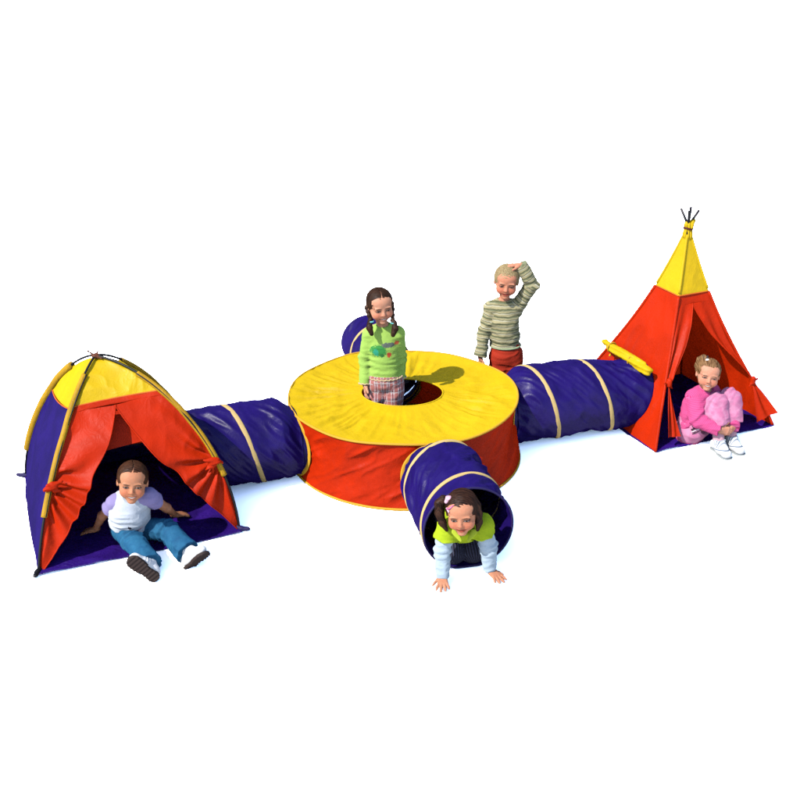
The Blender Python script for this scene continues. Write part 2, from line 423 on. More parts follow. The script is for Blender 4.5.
def drop_crumbs(Vt, Fc, least=500):
    lab = np.arange(len(Vt)); E = np.concatenate([Fc[:, [0, 1]], Fc[:, [1, 2]], Fc[:, [2, 3]]])
    for _ in range(400):
        m = np.minimum(lab[E[:, 0]], lab[E[:, 1]]); new = lab.copy(); np.minimum.at(new, E[:, 0], m); np.minimum.at(new, E[:, 1], m); new = new[new]
        if (new == lab).all(): break
        lab = new
    keep = np.bincount(lab, minlength=len(Vt))[lab] >= least; ren = np.cumsum(keep)-1; F = Fc[keep[Fc].all(1)]
    return Vt[keep], ren[F]
def hair_cap(body, J, hs, mat, part=True, line=None, puff=.0, side=.012, extra=None, name='hair', res=.0028, groove=.0005, trim=None):
    hd, R = V(*J['head']), J['_R']; e = .17*hs+.06
    lo, hi = hd-e, hd+e
    if extra is not None:
        pts = np.array([p for ch in extra for p in ch['p']]); lo = np.minimum(lo, pts.min(0)-.04); hi = np.maximum(hi, pts.max(0)+.04)
    S = SDF(lo, hi, res)
    g = lambda x, y, z: hd+R@(V(x, y, z)*hs)
    S.ell(g(0, .012, .030), V(.0785+puff, .0925+puff, .0790+puff)*hs, R, .01)
    S.ell(g(0, .032, -.015), V(.069+puff, .066+puff, .062)*hs, R, .02)
    P = S.points(); L = ((P-hd.astype(np.float32))@R.astype(np.float32))/hs
    ly, lz = zip(*(line or [(-.12, .054), (-.080, .038), (-.058, .022), (-.030, .006), (-.012, .000), (.006, -.018), (.035, -.058), (.07, -.075), (.12, -.08)]))
    f = np.interp(L[..., 1]+side*np.minimum(np.abs(L[..., 0])/.06, 1.3)**2-.004, ly, lz)+.002*vnoise(L*160)
    S.F = S.F+(.0036*np.clip(1-(L[..., 2]-f)/.030, 0, 1)*(L[..., 2] > -.07)).astype(np.float32)
    S.F = np.maximum(S.F, ((f-L[..., 2])*.75*hs).astype(np.float32))
    if part:
        d = np.maximum(np.abs(L[..., 0]+.003*np.sin(L[..., 1]*60))-.0022, np.maximum(.03-L[..., 2], L[..., 1]-.06))*hs
        S.F = np.maximum(S.F, -d.astype(np.float32))
    if trim is not None: trim(S, L)
    for ch in (extra or []):
        p, r = ch['p'], ch['r']
        for i in range(len(p)-1): S.cone(p[i], p[i+1], r[i], r[i+1], ch.get('k', .008))
    S.wrinkle(lambda P: groove*np.sin(((P-hd)@R[:, 1])*620+3*vnoise(P*22)+((P-hd)@R[:, 0])*130)+.0010*vnoise(P*90))
    Vt, Fc = drop_crumbs(*S.mesh()); return mesh_obj(name, Vt, Fc, mat, body, attrs={'face_co': ((Vt-hd)@R)/hs})

def ball_chain(a, b, n, r0, r1, wob=.006):
    """centres and radii of a plait"""
    a, b = V(*a), V(*b); P, Rr = [], []
    for i in range(n):
        t = i/(n-1); P.append(a*(1-t)+b*t+V(wob*math.sin(i*math.pi), 0, 0)); Rr.append((r0*(1-t)+r1*t)*(1+.12*math.cos(i*math.pi)))
    return dict(p=P, r=Rr, k=.004)

def garment(body, name, lo, hi, build, mat, res=.0038, wr=.0045, wscale=16, fold=None, smoothcut=None, creases=()):
    S = SDF(lo, hi, res); build(S)
    def fn(P):
        q = P*wscale; q = q+.5*np.stack([vnoise(P*9), vnoise(P*9+20), vnoise(P*9+40)], -1)
        q2 = q*np.array([.55, .55, 1.5], np.float32)
        r = -wr*(.55*ridge(q2, 2)+.5*fbm(q*.6+8, 2))
        for (c, d, am) in creases:
            c = V(*c); d = nrm(d); s_ = (P-c)@d; e_ = np.linalg.norm(P-c, axis=-1)
            r = r+am*np.sin(s_*150+2.2*vnoise(P*18))*np.exp(-(s_/.045)**2)*np.exp(-(e_/.11)**4)
        return r+(fold(P) if fold else 0)
    S.wrinkle(fn)
    if smoothcut: smoothcut(S)
    Vt, Fc = S.mesh(); o = mesh_obj(name, Vt, Fc, mat, body, attrs={'limb_co': S.limb_coords(Vt)}); return o, S

def joints(J, ks, am=.0045):
    m = {'el': ('sh', 'wr'), 'kn': ('hip', 'an')}
    return [(J[k], V(*J[m[k[:2]][1]+k[2]])-V(*J[m[k[:2]][0]+k[2]]), am) for k in ks]+([(V(*J['pel'])*.7+V(*J['che'])*.3, V(*J['che'])-V(*J['pel']), am*.8)] if 'elL' in ks else [])
def bounds(*ps, pad=.1):
    A = np.array([V(*p) for p in ps]); return A.min(0)-pad, A.max(0)+pad

def torso_cloth(S, J, w=1.0, add=.010, hem=None, neck_r=.045, sleeves=('L', 'R'), sleeve_t=1.0, cuff=.0, flare=1.0, neck_drop=.0):
    """shirt: trunk and sleeves; hem = (point, normal); sleeve_t: 1 = to the wrist, <1 short (fraction of the upper arm)"""
    q = lambda k: V(*J[k]); fw = nrm(J['_fw']); pel, che, nek = q('pel'), q('che'), q('nek')
    low = pel+(pel-che)*.25
    S.cone(low, pel*.5+che*.5, (.088*w+add)*flare, .080*w+add, .03, n=fw, sq=1.28, s0=0)
    S.cone(pel*.5+che*.5, che, .080*w+add, .085*w+add, .03, n=fw, sq=1.28, s0=.15)
    S.cone(che, nek*.8+che*.2, .083*w+add, .042*w+add, .03, n=fw, sq=1.2, s0=.28)
    if hem is not None: S.cut(*hem)
    for s in sleeves:
        sh, el, wr = q('sh'+s), q('el'+s), q('wr'+s)
        S.cone(nek*.45+che*.25+sh*.3, sh, .040*w+add*.9, .038*w+add, .03, s0=.3)
        if sleeve_t < 1:
            end = sh+(el-sh)*sleeve_t; S.cone(sh, end+(el-sh)*.1, .037*w+add, .036*w+add*1.5, .014, s0=.3, pid=1); S.cutlocal(end, el-sh, .075)
        else:
            S.cone(sh, el, .037*w+add, .030*w+add, .014, s0=.3, pid=1); S.cone(el, wr+(wr-el)*.1, .029*w+add, (.020*w+add)*(1+cuff), .012, s0=.5, pid=1)
            S.cutlocal(wr, wr-el, .09)
    # neck opening
    up = nrm(nek-che); fwd = nrm(fw-up*(fw@up))
    S.ell(nek+up*.030+fwd*(.018+neck_drop), V(neck_r*1.05, neck_r*.95, .034+neck_drop), np.stack([np.cross(fwd, up), fwd, up], 1), .004, 's')

def legs_cloth(S, J, w=1.0, add=.010, end=1.0, flare=1.0, waist=None, sides='LR'):
    q = lambda k: V(*J[k]); fw = nrm(J['_fw']); pel, che = q('pel'), q('che')
    S.cone(pel-(che-pel)*.1, pel+(che-pel)*.35, .086*w+add, .080*w+add, .03, n=fw, sq=1.25)
    for s in sides:
        hp, kn, an = q('hip'+s), q('kn'+s), q('an'+s)
        S.cone(hp, kn, .060*w+add-.006, .046*w+add, .014, s0=0, pid=2)
        e = kn+(an-kn)*end; S.cone(kn, e+(an-kn)*.06, .045*w+add, (.036*w+add)*flare, .016, s0=.22, pid=2)
        S.cutlocal(e, an-kn, .085*max(1, flare))
    if waist is not None: S.cut(*waist)

def shoe(body, an, toe, sole, mat, sole_mat, L=.165, w=1.0, stripes=None):
    an = V(*an); td = nrm(toe); sn = V(*sole); sn = nrm(sn-td*(sn@td)); sd = np.cross(td, sn)
    heel = an-td*.030*w+sn*.032*w; tip = heel+td*(L-.055)*w
    lo, hi = bounds(heel, tip, an-sn*.05, pad=.07)
    S = SDF(lo, hi, .0028)
    S.cone(heel-sn*.004, heel*.45+tip*.55-sn*.003, .031*w, .032*w, .015); S.cone(heel*.45+tip*.55-sn*.003, tip+sn*.004, .033*w, .030*w, .015, n=sn, sq=1.12)
    S.cone(heel-sn*.012+td*.01, an-sn*.014, .031*w, .031*w, .016); S.cone(an-sn*.01+td*.01, heel*.4+tip*.6, .026*w, .024*w, .02)
    S.cut(heel+sn*.026*w, sn); S.cut(an-sn*.020*w-td*.004, nrm(-sn*1.0-td*.12))
    S.ell(an-sn*.030, V(.021, .021, .024)*w, None, .004, 's')
    S.wrinkle(lambda P: .0012*np.sin(((P-heel)@td)*420)*(((P-heel)@td) > .045)*(((P-heel)@td) < .085)+.0008*vnoise(P*90))
    Vt, Fc = S.mesh(); lc = np.stack([(Vt-heel)@td, (Vt-heel)@sd, (Vt-heel)@sn], 1)
    o = mesh_obj('shoe', Vt, Fc, mat, body, attrs={'limb_co': lc})
    S = SDF(lo, hi, .0028); P = S.points(); Q = P-heel.astype(np.float32)
    x = Q@td.astype(np.float32); y = Q@sd.astype(np.float32); z = Q@sn.astype(np.float32); Lh = (L-.055)*w
    tt = np.clip(x/Lh, 0, 1); rad = (.030-.006*np.sin(tt*np.pi)*(tt < .5)+.006*np.clip(tt-.4, 0, .4)/.4)*w
    d2 = np.hypot(x-tt*Lh, y)-rad-.002; dz = np.abs(z-.031*w)-.0078*w; S.F = np.maximum(d2, dz).astype(np.float32)
    tread = (np.sin(x*330)*.0016)*(z > .036*w); S.F += tread.astype(np.float32)
    Vt, Fc = S.mesh(); mesh_obj('sole', Vt, Fc, sole_mat, o)
    return o

def unit(a): return V(math.cos(a), math.sin(a), 0)
# ------------------------------------------------------------------ the drum in the middle
HH, HR = .385, .650
PORT = {'left': math.radians(199), 'right': math.radians(16.5), 'front': math.radians(-73), 'back': math.radians(97)}
def rimr(t): return HR*(1+.005*np.sin(2*t+1)+.0035*np.sin(5*t)+.002*np.sin(9*t+2))
def build_drum():
    root = empty('play_drum', (0, 0, 0))
    tag(root, 'round red fabric play drum with a yellow ring top and a hole in the middle', 'play drum')
    nu, nv = 360, 60
    th = np.linspace(0, 2*np.pi, nu, endpoint=False)[:, None]; v = np.linspace(0, 1, nv)[None, :]
    ho = V(-.005, .045); ix, iy = .235, .190
    sag = lambda t: .006*np.sin(3*t+1)+.004*np.sin(7*t)
    inner = np.stack([ho[0]+ix*np.cos(th), ho[1]+iy*np.sin(th)], -1); outer = np.stack([rimr(th)*np.cos(th), rimr(th)*np.sin(th)], -1)
    XY = inner*(1-v[..., None])+outer*v[..., None]
    Z = HH-.020*np.sin(v*np.pi)+sag(th)*(v > -1)*v-(1-v)*.010
    P = np.concatenate([XY, Z[..., None]], -1)
    rr = np.stack([np.cos(th)*5+0*v, np.sin(th)*5+0*v, v*.8+0*th], -1)
    win = (np.sin(np.pi*np.clip(v, .03, .97))**.6)
    amp = .25+1.5*np.exp(-((th-3.25)/.5)**2)+1.2*np.exp(-(((th+1.2) % (2*np.pi)-1.0)/.45)**2)+.75*np.clip(fbm(np.stack([np.cos(th)*1.3+0*v, np.sin(th)*1.3+0*v, 0*th+0*v+4], -1), 2)*1.4+.35, 0, 1.2)
    D = .0115*ridge(rr*2.2, 2)*win*amp*np.clip(.35+v*1.3, 0, 1)+.003*fbm(P*14, 3)*win+.005*ridge(P*6+11, 2)*win
    P[..., 2] += D
    sheet('top_panel', P, YEL, root, None, .003, None, True)
    # side wall with its four round ports
    nu, nv = 900, 56
    th = np.linspace(0, 2*np.pi, nu, endpoint=False)[:, None]; v = np.linspace(0, 1, nv)[None, :]
    topz = HH+sag(th)-.004
    R = HR+(rimr(th)-HR)*v-.004-.022*np.sin(v*np.pi)**1.2+.016*(1-v)**2
    P0 = np.stack([np.cos(th)*HR+0*v, np.sin(th)*HR+0*v, v*topz], -1)
    s = th*HR; q = np.stack([np.cos(th)*HR, np.sin(th)*HR, 0*th], -1)
    diag = np.stack([(s+.55*v*HH)*1.9+0*v, (v*HH-.6*s)*7.5, 0*s+0*v+2], -1)
    R = R+.0150*ridge(diag*1.5, 2)*np.sin(np.pi*v)**.7+.004*fbm(P0*15, 3)*np.sin(np.pi*v)**.6
    P = np.stack([np.cos(th)*R+.016*(1-v)**1.5, np.sin(th)*R, .004+v*(topz-.004)], -1)
    keep = np.ones(P.shape[:2], bool)
    for a in PORT.values():
        da = (th-a+np.pi) % (2*np.pi)-np.pi; keep &= np.hypot(da*HR, P[..., 2]-.195) > .186
    sheet('side_wall', P, RED, root, None, .003, keep, True)
    a = np.linspace(0, 2*np.pi, 160, endpoint=False)
    ring = lambda r, z, x=0, y=0, ry=None: np.stack([x+r*np.cos(a), y+(ry or r)*np.sin(a), z+0*a], -1)
    tr = ring(rimr(a)+.001, HH); tr[:, 2] += sag(a); tube('top_rim_piping', tr, .0065, YTAPE, root, closed=True)
    br = ring(HR+.012, .008, .016); tube('bottom_rim_piping', br, .0075, YTAPE, root, closed=True)
    hr = ring(ix, HH-.010, ho[0], ho[1], iy); tube('hole_hem', hr, .005, YEL, root, closed=True)
    for k, a0 in PORT.items():
        b = np.linspace(0, 2*np.pi, 90, endpoint=False); u = .193*np.cos(b); z = np.maximum(.197+.190*np.sin(b), .008)
        z = np.minimum(z, HH-.006)
        an = a0+u/HR; path = np.stack([np.cos(an)*(HR+.002-.014*np.sin(np.clip(z/HH, 0, 1)*np.pi)), np.sin(an)*(HR+.002-.014*np.sin(np.clip(z/HH, 0, 1)*np.pi)), z], -1)
        nrmv = np.stack([np.cos(an), np.sin(an), 0*an], -1)
        tube('port_binding', path, .0150, YTAPE, root, closed=True, flat=.34, upv=nrmv)
        b = np.linspace(0, 2*np.pi, 80, endpoint=False)[:, None]; v_ = np.linspace(0, 1, 8)[None, :]; e_ = np.array([-math.sin(a0), math.cos(a0), 0]); rad = .178+.005*v_
        P = (unit(a0)*1.0)[None, None]*(.598+.120*v_+0*b)[..., None]+e_*(rad*np.cos(b))[..., None]+V(0, 0, 1)*np.maximum(.193+rad*np.sin(b), .006)[..., None]
        sheet('port_sleeve', P, BLU, root, None, .002, None, True)
    # floor of the drum
    n = 40; rr_ = np.linspace(.02, HR-.01, n); aa = np.linspace(0, 2*np.pi, 80, endpoint=False)
    P = np.stack([np.cos(aa)[:, None]*rr_, np.sin(aa)[:, None]*rr_, 0*aa[:, None]+0*rr_+.006], -1); P[..., 2] += np.abs(.004*ridge(P*7, 2))
    sheet('floor_sheet', P, FLOORBLU, root, None, 0, None, True)
    return root
build_drum()

# ------------------------------------------------------------------ crawl tunnels
TR = .225
def build_tunnel(label, A, B, R=TR, planeA=None, planeB=None, pitch=.37, phase=0., neck=.0, neckb=.0, seed=0, bend=None, end_rim=False):
    A, B = V(*A), V(*B); ax = B-A; L = np.linalg.norm(ax); ax /= L; up = V(0, 0, 1); h = np.cross(up, ax)   # h: to the left of travel
    root = empty('play_tunnel', tuple((A+B)/2*np.array([1, 1, 0]))); tag(root, label, 'play tunnel', 'blue crawl tunnels joined to the drum')
    nt, nl = 150, 150
    th = np.linspace(0, 2*np.pi, nt, endpoint=False)[:, None]; v = np.linspace(0, 1, nl)[None, :]
    def radial(t): return np.sin(t)[..., None]*(-h)+np.cos(t)[..., None]*up            # 0 = up, positive rotation about ax
    sA = np.zeros_like(th); sB = np.full_like(th, L)
    if planeA is not None or planeB is not None:
        e = radial(th)[:, 0]*R
        for pl, S_ in ((planeA, sA), (planeB, sB)):
            if pl is not None:
                p, n = V(*pl[0]), nrm(pl[1]); S_[:, 0] = ((p-(A+e))@n)/(ax@n)
    s = sA*(1-v)+sB*v
    dh = ((s-phase-pitch*th/(2*np.pi)) % pitch)/pitch                                    # 0..1 between two turns of the wire
    def centre(s):
        c = A+ax*s[..., None]-up*((neck*.85)*np.exp(-(s/.06)**2)+.85*neckb*np.clip(s/L*2-1, 0, 1)**2)[..., None]
        if bend is not None: c = c+h*(bend*np.sin(np.clip(s/L, 0, 1)*np.pi))[..., None]
        return c
    sag = np.sin(dh*np.pi)*np.clip((sB-s)/.05, .02, 1)
    r = R-.012*sag-neck*np.exp(-(s/.06)**2)-neckb*np.clip(s/L*2-1, 0, 1)**2
    t2 = th+0*v; q = np.stack([np.cos(t2)*R, np.sin(t2)*R, s], -1)
    d2 = np.stack([(t2*R*1.0+s*1.2)*2.0, (s-.9*t2*R)*8.5, 0*s+seed], -1)
    r = r+(.0105*ridge(d2*1.3, 2)+.005*ridge(d2*2.9+5, 1))*sag**.5+.0025*fbm(q*13+seed, 3)*sag**.5
    C = centre(s); off = radial(t2)*r[..., None]
    P = C+off; zmin = .005; lowz = np.maximum(P[..., 2], zmin+.004*np.clip(vnoise(P*18), 0, 1)); P[..., 2] = lowz
    sheet('tunnel_fabric', P, BLU, root, None, .0028, None, True)
    # spiral casing of the spring wire
    tmin = phase; turns = (L+.3)/pitch+1; tt = np.arange(-1.5*2*np.pi, turns*2*np.pi, .06); ss = phase+pitch*tt/(2*np.pi)
    e = radial(tt)*R; lo_ = np.zeros(len(tt)); hi_ = np.full(len(tt), L)
    for pl, Q in ((planeA, lo_), (planeB, hi_)):
        if pl is not None: p, n = V(*pl[0]), nrm(pl[1]); Q[:] = ((p-(A+e))@n)/(ax@n)
    ok = (ss > lo_+.035) & (ss < hi_-.012); idx = np.nonzero(ok)[0]
    if len(idx):
        runs = np.split(idx, np.nonzero(np.diff(idx) > 1)[0]+1); run = max(runs, key=len)
        Pt = centre(ss[run])+radial(tt[run])*(R+.002-neck*np.exp(-(ss[run]/.06)**2)-neckb*np.clip(ss[run]/L*2-1, 0, 1)**2)[:, None]; Pt[:, 2] = np.maximum(Pt[:, 2], .009)
        tube('spiral_casing', Pt, .0135, TAPE, root, flat=.36, upv=radial(tt[run]), n=12)
    if end_rim:
        a = np.linspace(0, 2*np.pi, 120, endpoint=False); Pt = centre(np.full(120, L))+radial(a)*(R-.001)
        if planeB is not None:
            p, n = V(*planeB[0]), nrm(planeB[1]); Pt = A+ax*(((p-(A+radial(a)*R))@n)/(ax@n))[:, None]+radial(a)*R
        Pt[:, 2] = np.maximum(Pt[:, 2], .008); tube('rim_hem', Pt, .006, DKBLU, root, closed=True)
    return root

UP = V(0, 0, .225)
# dome and tepee frames (needed by the tunnels that end on them)
DC = V(-1.575, -.575, 0); DH = .855
DFL, DFR, DBL, DBR = V(-1.785, -1.253, 0), V(-.860, -.856, 0), V(-2.116, -.294, 0), V(-1.215, .05, 0)
TFL, TFR, TBL, TBR = V(1.475, .010, 0), V(2.264, .366, 0), V(1.07, .78, 0), V(1.86, 1.14, 0)
TAP = V(1.672, .575, 1.205)
tn = nrm(np.cross(TFL-TBL, TAP-TBL))
dn = nrm(np.cross(DBR-DFR, V(-1.40, -.50, .62)-DFR))
aL, aR, aF, aB = (unit(PORT[k]) for k in ('left', 'right', 'front', 'back'))
build_tunnel('blue crawl tunnel joining the red drum to the yellow-topped dome tent', aL*.640+UP, aL*1.12+UP, planeB=(DFR, dn), phase=.365, neck=.034, seed=3)
build_tunnel('blue crawl tunnel joining the red drum to the red tepee', aR*.640+UP, aR*1.33+UP, planeB=(TBL+tn*0-V(0, 0, 0), tn), phase=.14, pitch=.345, neck=.034, neckb=.022, seed=11)
FB = V(.318, -1.215, .225); FA = V(.188, -.618, .225)
build_tunnel('blue crawl tunnel open to the front with a girl crawling out of it', FA, FB, phase=.105, pitch=.37, neck=.034, seed=23, end_rim=True)
build_tunnel('blue crawl tunnel behind the drum, mostly hidden by the girl in green', aB*.640+UP, V(-.236, 1.20, .225), R=.176, phase=.10, pitch=.30, neck=-.008, seed=31, end_rim=True)

# ------------------------------------------------------------------ dome tent
PW = {'FL': 1.36, 'FR': 1.85, 'BL': 1.5, 'BR': 1.40}
CR = {'FL': DFL, 'FR': DFR, 'BL': DBL, 'BR': DBR}
def dpole(k, a, out=0.0):
    """the bent pole of corner k; a = 0 at the ground, pi/2 at the top"""
    a = np.asarray(a, float); p = PW[k]; r = np.cos(a)**(2/p); z = DH*np.sin(a)**(2/p)
    c = CR[k]; d = nrm(c-DC)
    P = DC+(c-DC)*r[..., None]; P[..., 2] = z
    if out: P = P+d*out*np.cos(a)[..., None]; P[..., 2] += out*np.sin(a)
    return P
def dface(A, B, s, a, bulge=0.0):
    s = np.asarray(s, float)[..., None]; P = dpole(A, a)*(1-s)+dpole(B, a)*s
    n = nrm(np.cross(CR[B]-CR[A], V(0, 0, 1))); P = P+n*(bulge*4*s*(1-s)); return P
AT = math.radians(90)
def dome_panel(name, A, B, a0, a1, mat, root, s0=0., s1=1., bulge=-.012, n=(90, 90), amp=.007, keepf=None, dirv=None, seed=0, lift=0):
    u = np.linspace(0, 1, n[0])[:, None]; v = np.linspace(0, 1, n[1])[None, :]
    S0 = (s0 if callable(s0) else (lambda v, c=s0: c+0*v)); S1 = (s1 if callable(s1) else (lambda v, c=s1: c+0*v))
    f = lambda x, uu: x(uu) if callable(x) else x+0*uu
    ss = S0(v)*(1-u)+S1(v)*u; a = f(a0, ss)*(1-v)+f(a1, ss)*v
    P = dface(A, B, ss, a, bulge); w = np.clip(np.minimum(np.minimum(u, 1-u), np.minimum(v, 1-v))*14, 0, 1)
    d = crumple(P+seed, amp, 9, dirv)*w+lift
    return sheet(name, P, mat, root, d, .003, keepf(P) if keepf else None)
def build_dome():
    root = empty('dome_tent', tuple((DFL+DFR+DBL+DBR)/4)); tag(root, 'dome play tent with yellow roof, red tied-back door and blue sides, a girl inside', 'play tent')
    R = math.radians
    ay = R(60); top = R(88.5)
    # front: yellow above, red band over the door
    dome_panel('roof_panel', 'FL', 'FR', ay, top, YEL, root, dirv=(0, 0, 1), seed=1)
    ad = R(58)
    sl = lambda v: .47*np.clip(v, 0, 1)**1.12+.004; sr = lambda v: 1-.53*np.clip(v, 0, 1)**1.05-.004
    dome_panel('door_lintel', 'FL', 'FR', ad-R(.4), ay, RED, root, amp=.004, n=(90, 12))
    dome_panel('door_valance', 'FL', 'FR', R(42), R(59), RED, root, s0=.24, s1=.74, amp=.005, n=(60, 40), lift=-.045)
    # door flaps: from the poles to the slit, drawn back to ties
    for side in (0, 1):
        nu, nv = 80, 150
        u = np.linspace(0, 1, nu)[:, None]; v = np.linspace(0, 1, nv)[None, :]
        a = R(1)+(ad-R(1))*v+0*u
        if side == 0: e = sl(v); ss = e*u; vt = .615
        else: e = sr(v); ss = 1-(1-e)*u; vt = .50
        P = dface('FL', 'FR', ss, a, -.012)
        tie = dface('FL', 'FR', np.array(-.01 if side == 0 else .99), np.array(R(1)+(ad-R(1))*vt))
        dx = P-tie; along = np.linalg.norm(dx, axis=-1); dirn = nrm(DFR-DFL); ang = np.arctan2(dx[..., 2], (dx@dirn)*(1 if side == 0 else -1)+.03)
        n = nrm(np.cross(DFR-DFL, V(0, 0, 1)))
        fold = .025*np.sin(ang*13+3*vnoise(P*5+side*9))*np.clip(along/.10, 0, 1)*np.exp(-along/.35)*np.clip(u*5, 0, 1)
        puff = .040*np.clip(u, 0, 1)**1.5*np.exp(-((v-vt-.08)/.25)**2)+.012*u
        d = fold+puff+crumple(P+5*side, .008, 8, (.4 if side else -.4, 0, 1))*np.clip(u*8, 0, 1)
        P = P+n*d[..., None]
        pinch = np.exp(-((v-vt)/.07)**2)*.22*u
        P = P+(dface('FL', 'FR', 0*ss if side == 0 else 0*ss+1, a)-P)*(pinch*.45)[..., None]+n*(.03*pinch)[..., None]
        fl = sheet('door_flap', P, RED, root, None, .003)
        # hem along the free edge
        tube('flap_hem', P[-1], .0035, RED, fl)
        # gathered knot of the tie
        S = SDF(tie-.13, tie+.13, .004); o = n*.035; sg = -1 if side == 0 else 1; dv = dirn*sg
        c = tie+o
        S.cone(c-dv*.024+V(0, 0, .008), c+dv*.010, .013, .017, .015, n=n, sq=1.3); S.cone(c+dv*.010, c+dv*.038+V(0, 0, -.012), .014, .010, .012, n=n, sq=1.3)
        S.cone(c-dv*.012, c-dv*.018+V(0, 0, -.058), .013, .007, .015, n=n, sq=1.4); S.cone(c-dv*.024, c-dv*.055+V(0, 0, .022), .013, .006, .015, n=n, sq=1.4); S.cone(c, c-dv*.050+V(0, 0, -.035), .011, .006, .012)
        S.wrinkle(lambda P: .0045*ridge(np.stack([(P-c)@dv*14, (P-c)@n*40, (P-c)[:, 2]*44], -1)+3, 2)+.003*vnoise(P*60))
        Vt, F = S.mesh(); mesh_obj('tie_knot', Vt, F, RED, root)
    # left side: yellow shoulder over a blue panel
    al = lambda s: R(59)-R(8)*s
    dome_panel('side_panel', 'FL', 'BL', R(.6), al, BLU, root, dirv=(0, 0, 1), seed=4, bulge=-.02)
    dome_panel('roof_panel', 'FL', 'BL', al, top, YEL, root, dirv=(0, 0, 1), seed=7)
    # back: yellow, red, blue as seen through the door
    dome_panel('roof_panel', 'BL', 'BR', ay, top, YEL, root, seed=9)
    dome_panel('rear_panel', 'BL', 'BR', R(13), ay, RED, root, seed=12)
    dome_panel('rear_panel', 'BL', 'BR', R(.6), R(13), BLU, root, seed=14)
    # right side with the tunnel port
    def port(P):
        rel = P-UP; ax = aL; c = rel-np.multiply.outer(rel@ax, ax); return np.linalg.norm(c, axis=-1) > TR*.93
    dome_panel('side_panel', 'FR', 'BR', R(.6), R(56), BLU, root, seed=17, keepf=port, n=(140, 140), amp=.004)
    dome_panel('roof_panel', 'FR', 'BR', R(56), top, YEL, root, seed=19)
    # seams
    s = np.linspace(0, 1, 50); P = dface('FL', 'FR', s, np.full(50, ay), -.012); tube('seam_piping', P, .004, OTAPE, root)
    P = dface('FL', 'BL', s, al(s), -.02); tube('seam_piping', P, .0035, OTAPE, root)
    # groundsheet
    nu = nv = 90; u = np.linspace(-.012, 1.012, nu)[:, None, None]; v = np.linspace(-.045, 1.0, nv)[None, :, None]
    P = (DFL*(1-u)+DFR*u)*(1-v)+(DBL*(1-u)+DBR*u)*v; P[..., 2] = .009+.007*np.clip(ridge(P*9, 2)*.5+fbm(P*5, 2), -.6, 1.2)
    sheet('groundsheet', P, FLOORBLU, root, None, .003)
    # sleeves and poles
    for k, lo, hi in (('FL', 26, 73), ('FR', 23, 70), ('BL', 19, 68), ('BR', 20, 68)):
        a = np.radians(np.linspace(lo, hi, 60)); tube('pole_sleeve', dpole(k, a, .008)+.0025*np.stack([vnoise(np.stack([a*9, a*0, a*0+i], -1)) for i in range(3)], -1), .0215 if k == 'BL' else .0150, SLEEVE, root, n=14)
        ed = nrm(np.cross(CR[k]-DC, V(0, 0, 1)))*(-1 if k in ('FL', 'BR') else 1)
        tube('sleeve_edging', dpole(k, a, .013)+ed*.0110, .0042, BLACK, root, n=8)
        a = np.radians(np.concatenate([np.linspace(0.5, lo+4, 30)])); pp = dpole(k, a, .008); pp[:, 2] = np.maximum(pp[:, 2], .012)
        po = tube('pole', np.concatenate([pp, dpole(k, np.radians(np.linspace(lo+6, hi-3, 40)), .008), dpole(k, np.radians(np.linspace(hi-2, 90, 30)), .010)+V(0, 0, .003)]), .0062, BLACK, root)
        c = CR[k]; d = nrm(c-DC); S = SDF(c-.09, c+.09, .004)
        S.cone(c+V(0, 0, .018), c+d*.022+V(0, 0, .015), .012, .013, .006); S.cone(c+d*.02+V(0, 0, .013), c+d*.055-np.cross(d, V(0, 0, 1))*.010+V(0, 0, .014), .015, .0125, .006, n=(0, 0, 1), sq=1.3)
        Vt, F = S.mesh(); Vt[:, 2] = np.maximum(Vt[:, 2], .003); mesh_obj('corner_loop', Vt, F, BLACK if k == 'FL' else DKBLU, root)
    # crossing knot at the top
    c = DC+V(0, 0, DH+.012); S = SDF(c-.07, c+.07, .003)
    S.ell(c, (.022, .020, .013)); S.cone(c, c+V(-.035, -.01, .030), .006, .0045, .006); S.cone(c, c+V(.035, -.02, -.006), .006, .005, .006); S.cone(c, c+V(.014, .01, .024), .006, .004, .006)
    S.wrinkle(lambda P: .002*vnoise(P*120)); Vt, F = S.mesh(); mesh_obj('tie_knot', Vt, F, plain('rust_cord', rgb(120, 62, 36), .7), root)
    return root
build_dome()

